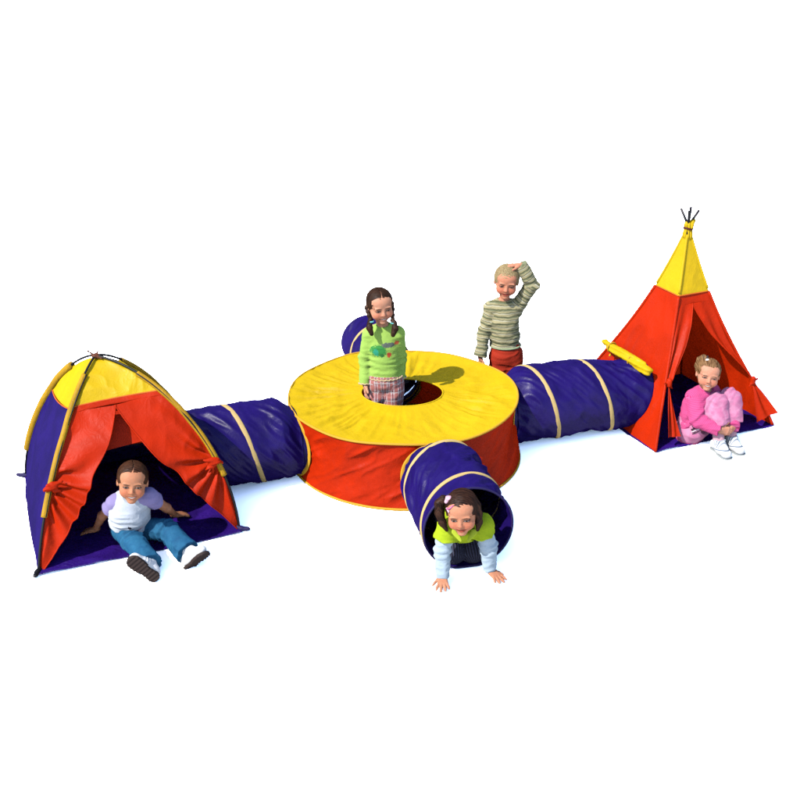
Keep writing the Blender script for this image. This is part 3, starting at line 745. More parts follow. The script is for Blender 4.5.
# ------------------------------------------------------------------ tepee
def build_tepee():
    root = empty('tepee_tent', tuple((TFL+TFR+TBL+TBR)/4)); tag(root, 'red tepee play tent with a yellow peak, a girl in pink sitting at its door', 'play tent')
    ty = .68; ttop = .972
    def P_of(A, B, s, t):
        s = np.asarray(s, float)[..., None]; t = np.asarray(t, float)[..., None]; r = 1-t-.075*np.sin(np.pi*np.clip((t-.18)/.82, 0, 1)); ap = TAP*np.array([1, 1, 0]); P = ap+(A*(1-s)+B*s-ap)*r; P[..., 2] += TAP[2]*np.broadcast_to(t, P[..., :1].shape)[..., 0]; return P
    def face(name, A, B, t0, t1, mat, s0=0., s1=1., n=(90, 90), amp=.0105, keepf=None, dirv=(0, 0, 1), seed=0, dip=-.016):
        u = np.linspace(0, 1, n[0])[:, None]; v = np.linspace(0, 1, n[1])[None, :]; ss = s0*(1-u)+s1*u+0*v; t = t0*(1-v)+t1*v+0*u
        P = P_of(A, B, ss, t); nn = nrm(np.cross(B-A, TAP-A)); w = np.clip(np.minimum(ss, 1-ss)*10, 0, 1)*np.clip(np.minimum(v, 1-v)*12, 0, 1)
        d = dip*4*ss*(1-ss)*(1-t)+crumple(P+seed, amp, 8, dirv)*w*(1.0-.3*t)
        P = P+nn*d[..., None]
        return sheet(name, P, mat, root, None, .003, keepf(P) if keepf else None)
    def port(P):
        rel = P-UP+V(0, 0, .019); c = rel-np.multiply.outer(rel@aR, aR); return np.linalg.norm(c, axis=-1) > (TR-.022)*.93
    face('wall_panel', TBL, TFL, .004, ty, RED, keepf=port, n=(170, 170), seed=1)
    face('wall_panel', TFR, TBR, .004, ty, RED, seed=4); face('wall_panel', TBR, TBL, .004, ty, RED, seed=6)
    for k, (A, B) in enumerate(((TBL, TFL), (TFL, TFR), (TFR, TBR), (TBR, TBL))): face('peak_panel', A, B, ty, ttop, YEL, seed=20+3*k, n=(70, 70), dip=-.006, amp=.005)
    td = .635; nn = nrm(np.cross(TFR-TFL, TAP-TFL)); dirn = nrm(TFR-TFL)
    face('door_lintel', TFL, TFR, td-.004, ty, RED, n=(80, 14), amp=.003)
    s_ap = .43
    for side in (0, 1):
        tt = .30 if side == 0 else .235; nu, nv = 70, 120
        u = np.linspace(0, 1, nu)[:, None]; v = np.linspace(0, 1, nv)[None, :]; t = tt+(td-tt)*v+0*u
        w = (s_ap-.025)*v**(1.0) if side == 0 else (1-s_ap-.01)*v**(1.5)
        w = np.maximum(w, 0)+.025; ss = w*u if side == 0 else 1-w*u
        P = P_of(TFL, TFR, ss, t); tie = P_of(TFL, TFR, np.array(.02 if side == 0 else .98), np.array(tt))
        dx = P-tie; al = np.linalg.norm(dx, axis=-1); lat = ss if side == 0 else 1-ss
        d = .011*np.sin(lat/np.maximum(w, .02)*9+2*vnoise(P*4+side))*np.clip(al/.1, 0, 1)*np.clip(u*6, 0, 1)*(1-v)**.5+.030*u**2*(1-v)**.6+crumple(P+side*7, .006, 8, (0, 0, 1))*np.clip(u*8, 0, 1)
        P = P+nn*d[..., None]; fl = sheet('door_flap', P, RED, root, None, .003); tube('flap_hem', P[-1], .0035, RED, fl)
        # loose tail of the flap below its tie
        u = np.linspace(0, 1, 40)[:, None]; v = np.linspace(0, 1, 70)[None, :]
        if side == 0: base0, base1, tb = .055, .175, .055
        else: base0, base1, tb = 1.05, .845, .040
        sc_ = (.02 if side == 0 else .985); wid = v**.8; ss = sc_+(base0+(base1-base0)*u-sc_)*wid; t = tt+(tb+(.025 if side else .008)*(1-u)-tt)*v
        P = P_of(TFL, TFR, ss, t)
        d = .012+.028*v*(.6+.4*np.sin(u*8+1))+.012*np.sin(u*11+v*2)*v
        P = P+nn*d[..., None]; P[..., 2] = np.maximum(P[..., 2], .02); fl2 = sheet('flap_tail', P, RED, root, None, .003)
        c = tie+nn*.022; S = SDF(c-.08, c+.08, .0035); sg = -1 if side == 0 else 1
        S.cone(c-V(0, 0, .012), c+V(0, 0, .014), .015, .017, .01); S.cone(c, c+dirn*sg*.035+V(0, 0, .008), .008, .006, .008); S.cone(c, c-dirn*sg*.022+V(0, 0, -.035), .007, .005, .008)
        S.wrinkle(lambda P: .002*vnoise(P*70)); Vt, F = S.mesh(); mesh_obj('tie_knot', Vt, F, RED, root)
    # seams and corner bindings
    s = np.linspace(0, 1, 40)
    for A, B in ((TBL, TFL), (TFL, TFR), (TFR, TBR)): tube('seam_piping', P_of(A, B, s, np.full(40, ty))-nrm(np.cross(B-A, TAP-A))*(-.002)-(nrm(np.cross(B-A, TAP-A))*.006)*(4*s*(1-s))[:, None]*.3, .0035, OTAPE, root)
    t = np.linspace(.005, ttop, 60)
    for c in (TFL, TFR, TBL, TBR):
        P = P_of(c, c, 0*t, t); lowt = t <= ty
        tube('pole_sleeve', P[lowt], .0095, RED, root); tube('pole_sleeve', P[~lowt], .0085, YEL, root)
        d = nrm(TAP-c); tube('pole', [TAP-d*.05, TAP+d*.02, TAP+d*.112], .0080, BLACK, root)
    # collar and cord at the peak
    S = SDF(TAP-.13, TAP+.09, .0035)
    S.cone(TAP-V(0, 0, .055), TAP-V(0, 0, .010), .029, .021, .01); S.cone(TAP-V(0, 0, .012), TAP+V(0, 0, .006), .021, .025, .01); S.cone(TAP+V(.012, -.012, .0), TAP+V(.026, -.012, .034), .013, .009, .01)
    S.wrinkle(lambda P: .004*np.sin(np.arctan2((P-TAP)[:, 1], (P-TAP)[:, 0])*9)+.002*vnoise(P*60)); Vt, F = S.mesh(); mesh_obj('peak_collar', Vt, F, YEL, root)
    a = np.linspace(0, 2*np.pi, 40, endpoint=False); tube('cord', TAP+np.stack([.025*np.cos(a), .025*np.sin(a), -.012+.004*np.sin(a*2)], -1), .0065, plain('dark_cord', rgb(100, 30, 20), .7), root, closed=True)
    # groundsheet
    nu = nv = 80; u = np.linspace(0, 1, nu)[:, None, None]; v = np.linspace(-.01, 1, nv)[None, :, None]
    P = (TFL*(1-u)+TFR*u)*(1-v)+(TBL*(1-u)+TBR*u)*v; P[..., 2] = .009+.006*np.clip(ridge(P*9+3, 2)*.5+fbm(P*5, 2), -.6, 1.2)
    sheet('groundsheet', P, FLOORBLU, root, None, .003)
    # rolled yellow window flap on the left face, tied above the tunnel
    nl = nrm(np.cross(TFL-TBL, TAP-TBL)); p0 = P_of(TBL, TFL, np.array(.06), np.array(.335))+nl*.06; p1 = P_of(TBL, TFL, np.array(.835), np.array(.325))+nl*.075
    S = SDF(np.minimum(p0, p1)-.09, np.maximum(p0, p1)+.09, .004)
    ts = np.linspace(.06, 1, 9)
    for i in range(8):
        r = [.020, .027, .030, .031, .030, .028, .029, .027, .030]
        S.cone(p0+(p1-p0)*ts[i], p0+(p1-p0)*ts[i+1], r[i], r[i+1], .012)
    ax = nrm(p1-p0); S.cone(p0+ax*.05, p0-ax*.02+V(0, 0, .006), .014, .023, .01); S.cone(p0+ax*.055, p0+ax*.05-V(0, 0, .055)+nl*.01, .008, .006, .008)
    S.cone(p0+ax*.33-V(0, 0, .02), p0+ax*.325-V(0, 0, .062), .007, .005, .008)
    S.wrinkle(lambda P: .004*np.sin(((P-p0)@np.cross(ax, nl))*190+((P-p0)@ax)*14)+.003*vnoise(P*35))
    Vt, F = S.mesh(); roll = mesh_obj('rolled_window_flap', Vt, F, YEL, root)
    for q in (.12, .62):
        c = p0+(p1-p0)*q; a = np.linspace(0, 2*np.pi, 30, endpoint=False); e1 = nl; e2 = np.cross(ax, nl)
        tube('tie_band', c+(np.cos(a)[:, None]*e1+np.sin(a)[:, None]*e2)*.031, .0045, YTAPE, roll, closed=True)
    # patch the roll hides is the same red wall; low skirt piping at the front
    return root
build_tepee()

# ------------------------------------------------------------------ people
SKIN = rgb(222, 158, 126, .19)
def pat_print(m, v, lc):
    """lime shirt"""
    return m.mix(m.noise(v, 9, 2), rgb(160, 218, 62), rgb(172, 226, 72))
KW = .22
# ---- girl in lime green standing in the hole of the drum
def hub_girl():
    J = dict(pel=(-.106, .035, .480), che=(-.108, .045, .665), nek=(-.112, .045, .790), head=(-.127, .010, .916), shL=(-.183, .045, .735), shR=(-.033, .045, .738),
             elL=(-.214, .045, .590), wrL=(-.216, .005, .452), elR=(-.018, .066, .590), wrR=(-.018, .058, .470), hipL=(-.152, .035, .462), hipR=(-.060, .035, .462),
             knL=(-.158, .030, .235), knR=(-.056, .030, .235), anL=(-.162, .040, .055), anR=(-.050, .040, .055), _toeL=(-.15, -1, 0), _toeR=(.15, -1, 0),
             _fw=(.08, -1, 0), _R=rot(16, 5, -4), _handL=dict(d=(.05, -.25, -1), pn=(1, 0, 0), thumb=1, curl=.35), _handR=dict(d=(-.1, -.2, -1), pn=(-1, 0, 0), thumb=-1, curl=.35))
    skin = skin_mat('skin_hub_girl', SKIN, (.05, .03, .02, 1), eye_open=.0022, teeth=True)
    o, S = figure('person', 'girl in lime green with two dark plaits standing in the yellow ring', J, dict(skin=skin), hs=.95)
    hm = hair_mat('dark_brown_hair', rgb(40, 24, 16, .15), rgb(98, 66, 46, .15))
    hd, R = V(*J['head']), J['_R']; g = lambda x, y, z: hd+R@V(x, y, z)*.95
    pl = []
    for s, e in ((-1, V(-.186, -.035, .806)), (1, V(-.044, -.045, .803))):
        a = g(s*.076, .018, -.005); c = ball_chain(a, e+V(s*-.012, 0, .035), 8, .0135, .0115, .004); pl.append(c)
        pl.append(dict(p=[e+V(0, 0, .04), e+V(0, -.008, .005), e+V(s*-.012, -.022, -.028)], r=[.011, .018, .012], k=.006))
    h = hair_cap(o, J, .95, hm, True, extra=pl, side=.026)
    for s, e in ((-1, V(-.176, -.033, .843)), (1, V(-.054, -.040, .838))):
        a = np.linspace(0, 2*np.pi, 16, endpoint=False); tube('hair_tie', e+np.stack([.0115*np.cos(a), .0115*np.sin(a), 0*a], -1), .005, plain('aqua_tie', rgb(130, 225, 225, .16), .6), h, closed=True)
    # top
    def shirt(S): torso_cloth(S, J, .90, .008, hem=(V(0, 0, .494), V(0, 0, -1)), neck_r=.048, cuff=.25, flare=1.20)
    lo, hi = bounds(J['wrL'], J['wrR'], J['shL'], J['shR'], J['nek'], J['pel'], pad=.12)
    che = V(*J['che'])
    def lime(m, v, lc):
        X, Y, Z = m.xyz(m.attr('print_co')); base = rgb(190, 234, 108)
        fr = m.step(Y, -.01, -.03)
        n = m.noise(m.attr('print_co'), 75, 3, .6, 1.5)
        def blob(cx, cz, rx, rz, lo=.5):
            d = m.math('SQRT', m.math('ADD', m.math('POWER', m.math('ABSOLUTE', m.math('DIVIDE', m.math('SUBTRACT', X, cx), rx)), 2.0), m.math('POWER', m.math('ABSOLUTE', m.math('DIVIDE', m.math('SUBTRACT', Z, cz), rz)), 2.0)))
            d = m.math('ADD', d, m.math('MULTIPLY', m.math('SUBTRACT', n, .5), 1.6)); return m.math('MULTIPLY', m.step(d, 1.05, .9), fr)
        c = m.mix(blob(-.030, -.004, .046, .036), base, rgb(70, 170, 80))
        c = m.mix(blob(-.044, -.014, .016, .022), c, rgb(60, 190, 150)); c = m.mix(blob(.028, .030, .036, .015), c, rgb(120, 130, 120))
        c = m.mix(blob(.030, -.028, .012, .017), c, rgb(225, 90, 60)); c = m.mix(blob(.072, .036, .014, .012), c, rgb(230, 110, 70)); c = m.mix(blob(-.008, -.030, .014, .011), c, rgb(60, 140, 70))
        return c
    sh, S = garment(o, 'shirt', lo, hi, shirt, cloth('lime_cotton', lime), wr=.0052, wscale=17, creases=joints(J, ('elL', 'elR'), .003))
    co = np.empty(len(sh.data.vertices)*3, np.float32); sh.data.vertices.foreach_get('co', co); co = co.reshape(-1, 3)
    at = sh.data.attributes.new('print_co', 'FLOAT_VECTOR', 'POINT'); at.data.foreach_set('vector', (co-che.astype(np.float32)).ravel())
    # scalloped edges
    a = np.linspace(0, 2*np.pi, 140, endpoint=False); c = V(-.106, .035, .491)
    sc_ = np.abs(np.sin(a*13)); tube('scalloped_hem', c+np.stack([.1030*np.cos(a), .0815*np.sin(a), -.006*sc_+.002], -1), .0042, plain('cream_stitch', rgb(245, 215, 165, .16), .8), sh, closed=True)
    for w, e in (('wrL', 'elL'), ('wrR', 'elR')):
        W = V(*J[w]); d = nrm(W-V(*J[e])); e1 = nrm(np.cross(d, V(0, 1, .1))); e2 = np.cross(d, e1); a = np.linspace(0, 2*np.pi, 60, endpoint=False)
        tube('scalloped_cuff', W+d*(.004*np.abs(np.sin(a*5)))[:, None]+(np.cos(a)[:, None]*e1+np.sin(a)[:, None]*e2)*.0345, .0045, plain('cream_stitch', rgb(245, 215, 165, .16), .8), sh, closed=True)
    def plaid(m, v, lc):
        X, Y, Z = m.xyz(lc)
        def bars(t, per, w, ph=0.):
            q = m.math('ABSOLUTE', m.math('SUBTRACT', m.math('FRACT', m.math('ADD', m.math('MULTIPLY', t, 1/per), ph+10)), .5)); return m.step(q, w+.06, w-.03)
        c = m.mix(bars(Y, .042, .22), rgb(238, 214, 214, .155), rgb(216, 132, 124)); c = m.mix(m.math('MULTIPLY', bars(X, .052, .20), .55), c, rgb(222, 140, 130)); c = m.mix(bars(Y, .042, .05, .5), c, rgb(150, 60, 70)); c = m.mix(m.math('MULTIPLY', bars(X, .052, .04, .4), .7), c, rgb(250, 240, 235, .16)); return c
    lo, hi = bounds(J['hipL'], J['hipR'], J['anL'], J['anR'], J['pel'], pad=.12)
    garment(o, 'trousers', lo, hi, lambda S: legs_cloth(S, J, 1.0, .012, 1.0, 1.35, waist=(V(0, 0, .499), V(0, 0, 1))), cloth('plaid_cotton', plaid), wr=.009, wscale=15)
    return o
hub_girl()

# ---- boy standing behind the drum with a hand on his head
def boy():
    wr = V(.707, .668, .930)
    J = dict(pel=(.640, .69, .345), che=(.618, .695, .575), nek=(.618, .692, .700), head=(.626, .662, .826), shL=(.542, .69, .645), shR=(.692, .69, .652),
             elL=(.505, .685, .505), wrL=(.478, .645, .345), elR=(.784, .670, .806), wrR=tuple(wr), hipL=(.600, .69, .335), hipR=(.684, .69, .335),
             knL=(.596, .685, .19), knR=(.690, .685, .19), anL=(.594, .69, .052), anR=(.696, .69, .052), _toeL=(-.2, -1, 0), _toeR=(.2, -1, 0), _fw=(-.02, -1, 0), _R=rot(-4, 7, 4),
             _handL=dict(d=(.05, .15, -1), pn=(.9, .3, 0), thumb=1, curl=.6, sc=.85), _handR=dict(d=(-1, -.02, .02), pn=(-.18, -.05, -1), thumb=1, curl=.32, spread=.07))
    skin = skin_mat('skin_boy', rgb(226, 150, 118, .19), (.14, .09, .05, 1), eye_open=.0016, teeth=False)
    o, S = figure('person', 'blond boy in a striped jumper standing behind the drum with one hand on his head', J, dict(skin=skin), hs=.98)
    hm = hair_mat('short_blond_hair', rgb(158, 132, 90, .15), rgb(222, 198, 146, .17), 300, mode='short')
    hair_cap(o, J, .98, hm, False, puff=.001, groove=.0012, line=[(-.12, .056), (-.081, .042), (-.060, .028), (-.044, .018), (-.022, .000), (.004, -.016), (.03, -.05), (.07, -.062), (.12, -.065)])
    def stripes(m, v, lc):
        X, Y, Z = m.xyz(lc); n = m.noise(v, 26, 2); XX, YY, ZZ = m.xyz(v); sl_ = m.step(Z, .4, .6); X = m.math('ADD', m.math('MULTIPLY', X, sl_), m.math('MULTIPLY', ZZ, m.math('SUBTRACT', 1.0, sl_))); t = m.math('ADD', X, m.math('MULTIPLY', m.math('SUBTRACT', n, .5), .014))
        def bars(per, w, ph): 
            q = m.math('ABSOLUTE', m.math('SUBTRACT', m.math('FRACT', m.math('ADD', m.math('MULTIPLY', t, 1/per), ph+10)), .5)); return m.step(q, w+.05, w-.05)
        c = m.mix(bars(.0215, .19, 0.), rgb(205, 194, 148), rgb(112, 112, 76)); c = m.mix(bars(.043, .07, .37), c, rgb(150, 156, 120)); c = m.mix(bars(.043, .05, .80), c, rgb(236, 230, 200, .16)); return c
    def jumper(S): torso_cloth(S, J, .93, .011, hem=(V(0, 0, .402), V(0, .0, -1)), neck_r=.050, cuff=.35)
    lo, hi = bounds(J['wrL'], J['wrR'], J['elR'], J['elL'], J['nek'], J['pel'], pad=.12)
    sh, S = garment(o, 'jumper', lo, hi, jumper, cloth('striped_knit', stripes, weave=220, wv=.2), wr=.008, wscale=16, creases=joints(J, ('elL', 'elR')))
    a = np.linspace(0, 2*np.pi, 80, endpoint=False)
    tube('hem_band', V(.636, .69, .404)+np.stack([.0945*np.cos(a), .0745*np.sin(a), 0*a], -1), .0065, plain('pale_green_rib', rgb(190, 205, 160), .9), sh, closed=True)
    lo, hi = bounds(J['hipL'], J['hipR'], J['anL'], J['anR'], J['pel'], pad=.12)
    garment(o, 'trousers', lo, hi, lambda S: legs_cloth(S, J, .93, .014, 1.0, 1.3, waist=(V(0, 0, .44), V(0, 0, 1))), cloth('red_cotton', base=rgb(214, 62, 34)), wr=.008, wscale=14)
    for s in 'LR': shoe(o, J['an'+s], J['_toe'+s], (0, 0, -1), cloth('grey_leather', base=rgb(120, 120, 125)), plain('dark_rubber', rgb(40, 38, 38), .8, .1), w=.95)
    return o
boy()

# ---- girl crawling out of the front tunnel on her hands
def crawl_girl():
    J = dict(pel=(.270, -1.085, .235), che=(.286, -1.245, .268), nek=(.290, -1.335, .325), head=(.277, -1.372, .408), shL=(.212, -1.318, .288), shR=(.378, -1.308, .305),
             elL=(.188, -1.330, .170), wrL=(.192, -1.352, .042), elR=(.412, -1.300, .180), wrR=(.421, -1.292, .038), hipL=(.228, -1.065, .205), hipR=(.315, -1.055, .205),
             knL=(.248, -1.165, .062), knR=(.348, -1.150, .062), anL=(.210, -.965, .045), anR=(.300, -.955, .045), _toeL=(-.1, .9, -.2), _toeR=(0, .9, -.2), _soleL=(0, .2, .9), _soleR=(0, .2, .9),
             _fw=(.02, -.35, -1), _R=rot(-9, 6, -6),
             _handL=dict(d=(-.02, -1, -.22), pn=(0, .12, -1), thumb=-1, curl=.10, spread=.24), _handR=dict(d=(.62, -.78, -.20), pn=(0, 0, -1), thumb=1, curl=.10, spread=.26))
    skin = skin_mat('skin_crawling_girl', rgb(218, 148, 114, .19), (.05, .03, .02, 1), eye_open=.0034, teeth=False)
    o, S = figure('person', 'girl in yellow-green with pale sleeves crawling out of the front tunnel', J, dict(skin=skin), hs=1.0)
    hm = hair_mat('brown_hair', rgb(40, 24, 18, .15), rgb(96, 62, 46, .15), mode='part')
    hd, R = V(*J['head']), J['_R']; g = lambda x, y, z: hd+R@V(x, y, z)
    tails = [dict(p=[g(-.052, .005, .072), g(-.080, -.004, .080), g(-.102, -.012, .060), g(-.104, -.022, .015), g(-.094, -.030, -.035), g(-.076, -.036, -.078)], r=[.014, .017, .020, .021, .018, .008], k=.010),
             dict(p=[g(.056, .02, .060), g(.072, .012, .030), g(.077, .002, -.01), g(.076, -.010, -.050), g(.068, -.018, -.088)], r=[.014, .016, .017, .016, .009], k=.014)]
    h = hair_cap(o, J, 1.0, hm, False, extra=tails, side=.022)
    pk = plain('pink_bobble', rgb(246, 190, 214, .17), .6, .2); pk2 = plain('deep_pink_clip', rgb(226, 110, 160, .16), .5, .2)
    c = g(-.062, -.004, .082); S = SDF(c-.05, c+.05, .0025); S.ell(c, (.013, .014, .012)); S.ell(c+V(.012, -.008, .008), (.010, .010, .009)); S.ell(c+V(-.004, -.012, -.010), (.009, .009, .009)); S.wrinkle(lambda P: .002*vnoise(P*150)); Vt, F = S.mesh(); mesh_obj('hair_bobble', Vt, F, pk, h)
    tube('hair_clip', [g(-.060, -.055, .058), g(-.044, -.060, .066), g(-.026, -.055, .079)], [.0040, .0055, .0036], pk2, h)
    tube('hair_clip', [g(-.062, -.050, .062), g(-.052, -.060, .050), g(-.050, -.066, .046)], [.0040, .0050, .0040], pk, h)
    # pale long sleeves under a short-sleeved top
    w = 1.0
    def sl(S):
        for s in 'LR':
            a, e, q = V(*J['sh'+s]), V(*J['el'+s]), V(*J['wr'+s]); S.cone(a, e, .042, .040, .014, s0=0); S.cone(e, q+(q-e)*.12, .039, .029, .012, s0=.12); S.cutlocal(q+(q-e)*.02, q-e, .06)
    lo, hi = bounds(J['wrL'], J['wrR'], J['shL'], J['shR'], pad=.11)
    garment(o, 'long_sleeves', lo, hi, sl, cloth('pale_blue_cotton', base=rgb(206, 226, 242, .165)), wr=.0065, wscale=22, creases=joints(J, ('elL', 'elR'), .004)[:2])
    def top(S): torso_cloth(S, J, 1.0, .014, neck_r=.046, sleeve_t=.42)
    lo, hi = bounds(J['elL'], J['elR'], J['nek'], J['pel'], pad=.15)
    t, S = garment(o, 'shirt', lo, hi, top, cloth('yellow_green_cotton', base=rgb(196, 222, 34)), wr=.006, wscale=18)
    # collar points
    n = V(*J['nek'])
    for s in (-1, 1):
        c = n+V(s*.030, -.052, -.036); S = SDF(c-.05, c+.05, .0028); S.cone(c+V(s*.016, .012, .014), c+V(-s*.012, -.008, -.022), .016, .007, n=(0, -1, .3), sq=2.2); Vt, F = S.mesh(); mesh_obj('collar', Vt, F, cloth('collar_cotton', base=rgb(206, 226, 60)), t)
    lo, hi = bounds(J['hipL'], J['hipR'], J['knL'], J['anL'], J['anR'], J['pel'], pad=.13)
    def pin(m, v, lc):
        X, Y, Z = m.xyz(lc); q = m.math('ABSOLUTE', m.math('SUBTRACT', m.math('FRACT', m.math('MULTIPLY', Y, 70)), .5)); return m.mix(m.step(q, .16, .08), rgb(44, 42, 60), rgb(96, 100, 128))
    garment(o, 'trousers', lo, hi, lambda S: legs_cloth(S, J, 1.0, .014, 1.0, 1.2), cloth('dark_pinstripe', pin), wr=.006)
    return o
crawl_girl()

# ---- girl in jeans sitting at the mouth of the dome
def dome_girl():
    J = dict(pel=(-1.392, -.985, .098), che=(-1.372, -1.030, .225), nek=(-1.347, -1.070, .325), head=(-1.321, -1.106, .420), shL=(-1.428, -1.045, .272), shR=(-1.266, -1.045, .306),
             elL=(-1.525, -.975, .155), wrL=(-1.580, -.930, .050), elR=(-1.205, -.930, .175), wrR=(-1.195, -.800, .060), hipL=(-1.432, -.985, .092), hipR=(-1.350, -.970, .092),
             knL=(-1.340, -1.125, .098), knR=(-1.190, -1.035, .105), anL=(-1.235, -1.285, .062), anR=(-1.062, -1.180, .066),
             _toeL=(-.62, -.12, .70), _toeR=(.62, -.30, .72), _soleL=(.10, -.96, -.10), _soleR=(.55, -.72, -.45), _fw=(.30, -.85, .42), _R=rot(10, -5, 7),
             _handL=dict(d=(-.8, .3, -.35), pn=(0, 0, -1), thumb=-1, curl=.12, spread=.15), _handR=dict(d=(.5, .6, -.3), pn=(0, 0, -1), thumb=1, curl=.12, spread=.15))
    skin = skin_mat('skin_dome_girl', rgb(212, 144, 108, .19), (.06, .04, .025, 1), eye_open=.0024, teeth=True)
    o, S = figure('person', 'girl in a white T-shirt and blue jeans sitting in the mouth of the dome tent', J, dict(skin=skin), hs=.97, scale=.9)
    hm = hair_mat('mid_brown_hair', rgb(52, 30, 20, .15), rgb(124, 80, 54, .15))
    hd, R = V(*J['head']), J['_R']; g = lambda x, y, z: hd+R@V(x, y, z)*.97
    hair_cap(o, J, .97, hm, True, side=.020, line=[(-.12, .046), (-.082, .031), (-.060, .018), (-.030, .003), (-.012, .000), (.006, -.018), (.035, -.058), (.07, -.075), (.12, -.08)], extra=[dict(p=[g(-.02, .09, .01), g(-.02, .108, -.03), g(-.02, .10, -.08)], r=[.022, .022, .012], k=.02)])
    # T-shirt: white trunk, lilac short sleeves
    def body(S):
        torso_cloth(S, J, .90, .012, hem=(V(*J['pel'])+V(.01, -.015, .012), V(-.05, .25, -1)), neck_r=.054, sleeves=(), neck_drop=.008)
        for s in 'LR': a_ = V(*J['sh'+s]); S.cone(V(*J['nek'])*.4+che*.3+a_*.3, V(*J['nek'])*.15+che*.2+a_*.65, .041, .043, .03)
    lo, hi = bounds(J['elL'], J['elR'], J['nek'], J['pel'], pad=.12)
    che = V(*J['che']); fw = nrm(J['_fw'])
    def white(m, v, lc):
        X, Y, Z = m.xyz(m.attr('print_co')); c = rgb(228, 236, 248, .175); n = m.noise(m.attr('print_co'), 120, 2, .6, 1)
        def blob(cx, cz, rx, rz):
            d = m.math('SQRT', m.math('ADD', m.math('POWER', m.math('ABSOLUTE', m.math('DIVIDE', m.math('SUBTRACT', X, cx), rx)), 2.0), m.math('POWER', m.math('ABSOLUTE', m.math('DIVIDE', m.math('SUBTRACT', Z, cz), rz)), 2.0)))
            return m.step(m.math('ADD', d, m.math('MULTIPLY', m.math('SUBTRACT', n, .5), 2.0)), 1.05, .9)
        c = m.mix(blob(-.012, -.028, .009, .008), c, rgb(50, 48, 66)); c = m.mix(m.math('MULTIPLY', blob(.012, -.060, .034, .007), .75), c, rgb(222, 130, 160)); return c
    sh, S = garment(o, 'shirt', lo, hi, body, cloth('white_cotton', white), wr=.009, wscale=17)
    up = nrm(V(*J['nek'])-che); rt = np.cross(fw, up)*-1; rt = nrm(np.cross(up, -fw)); co = np.empty(len(sh.data.vertices)*3, np.float32); sh.data.vertices.foreach_get('co', co); co = co.reshape(-1, 3)-che.astype(np.float32)
    at = sh.data.attributes.new('print_co', 'FLOAT_VECTOR', 'POINT'); at.data.foreach_set('vector', np.stack([co@nrm(V(.96, .2, .15)), co@fw, co@up], -1).astype(np.float32).ravel())
    def slv(S):
        for s in 'LR':
            a, e = V(*J['sh'+s]), V(*J['el'+s]); c = V(*J['nek'])*.3+V(*J['che'])*.1+a*.6; S.cone(c, a, .037, .0435, .02); end = a+(e-a)*.40; S.cone(a, end+(e-a)*.1, .043, .045, .014); S.cutlocal(end, e-a, .08)
    lo, hi = bounds(J['elL'], J['elR'], J['shL'], J['shR'], pad=.09)
    garment(o, 'sleeves', lo, hi, slv, cloth('lilac_cotton', base=rgb(182, 168, 226, .155)), wr=.005, wscale=20)
    def jeans(m, v, lc):
        X, Y, Z = m.xyz(lc); n = m.noise(v, 18, 4, .6); c = m.mix(m.step(n, .2, .8), rgb(30, 96, 142), rgb(54, 130, 172)); return m.mix(m.step(X, .03, -.02), c, rgb(30, 66, 108))
    lo, hi = bounds(J['hipL'], J['hipR'], J['knL'], J['knR'], J['anL'], J['anR'], J['pel'], pad=.13)
    garment(o, 'jeans', lo, hi, lambda S: legs_cloth(S, J, .82, .012, .98, 1.50), cloth('denim', jeans, weave=420, wv=.2), wr=.0095, wscale=15, creases=joints(J, ('knL', 'knR'), .007))
    wl = cloth('white_leather', base=rgb(250, 250, 250, .22), rough=.5, weave=90, wv=.05); rb = plain('dark_brown_rubber', rgb(60, 42, 36), .8, .06, .25, 120)
    for s in 'LR': 
        q = shoe(o, J['an'+s], J['_toe'+s], J['_sole'+s], wl, rb, L=.175)
    return o
dome_girl()

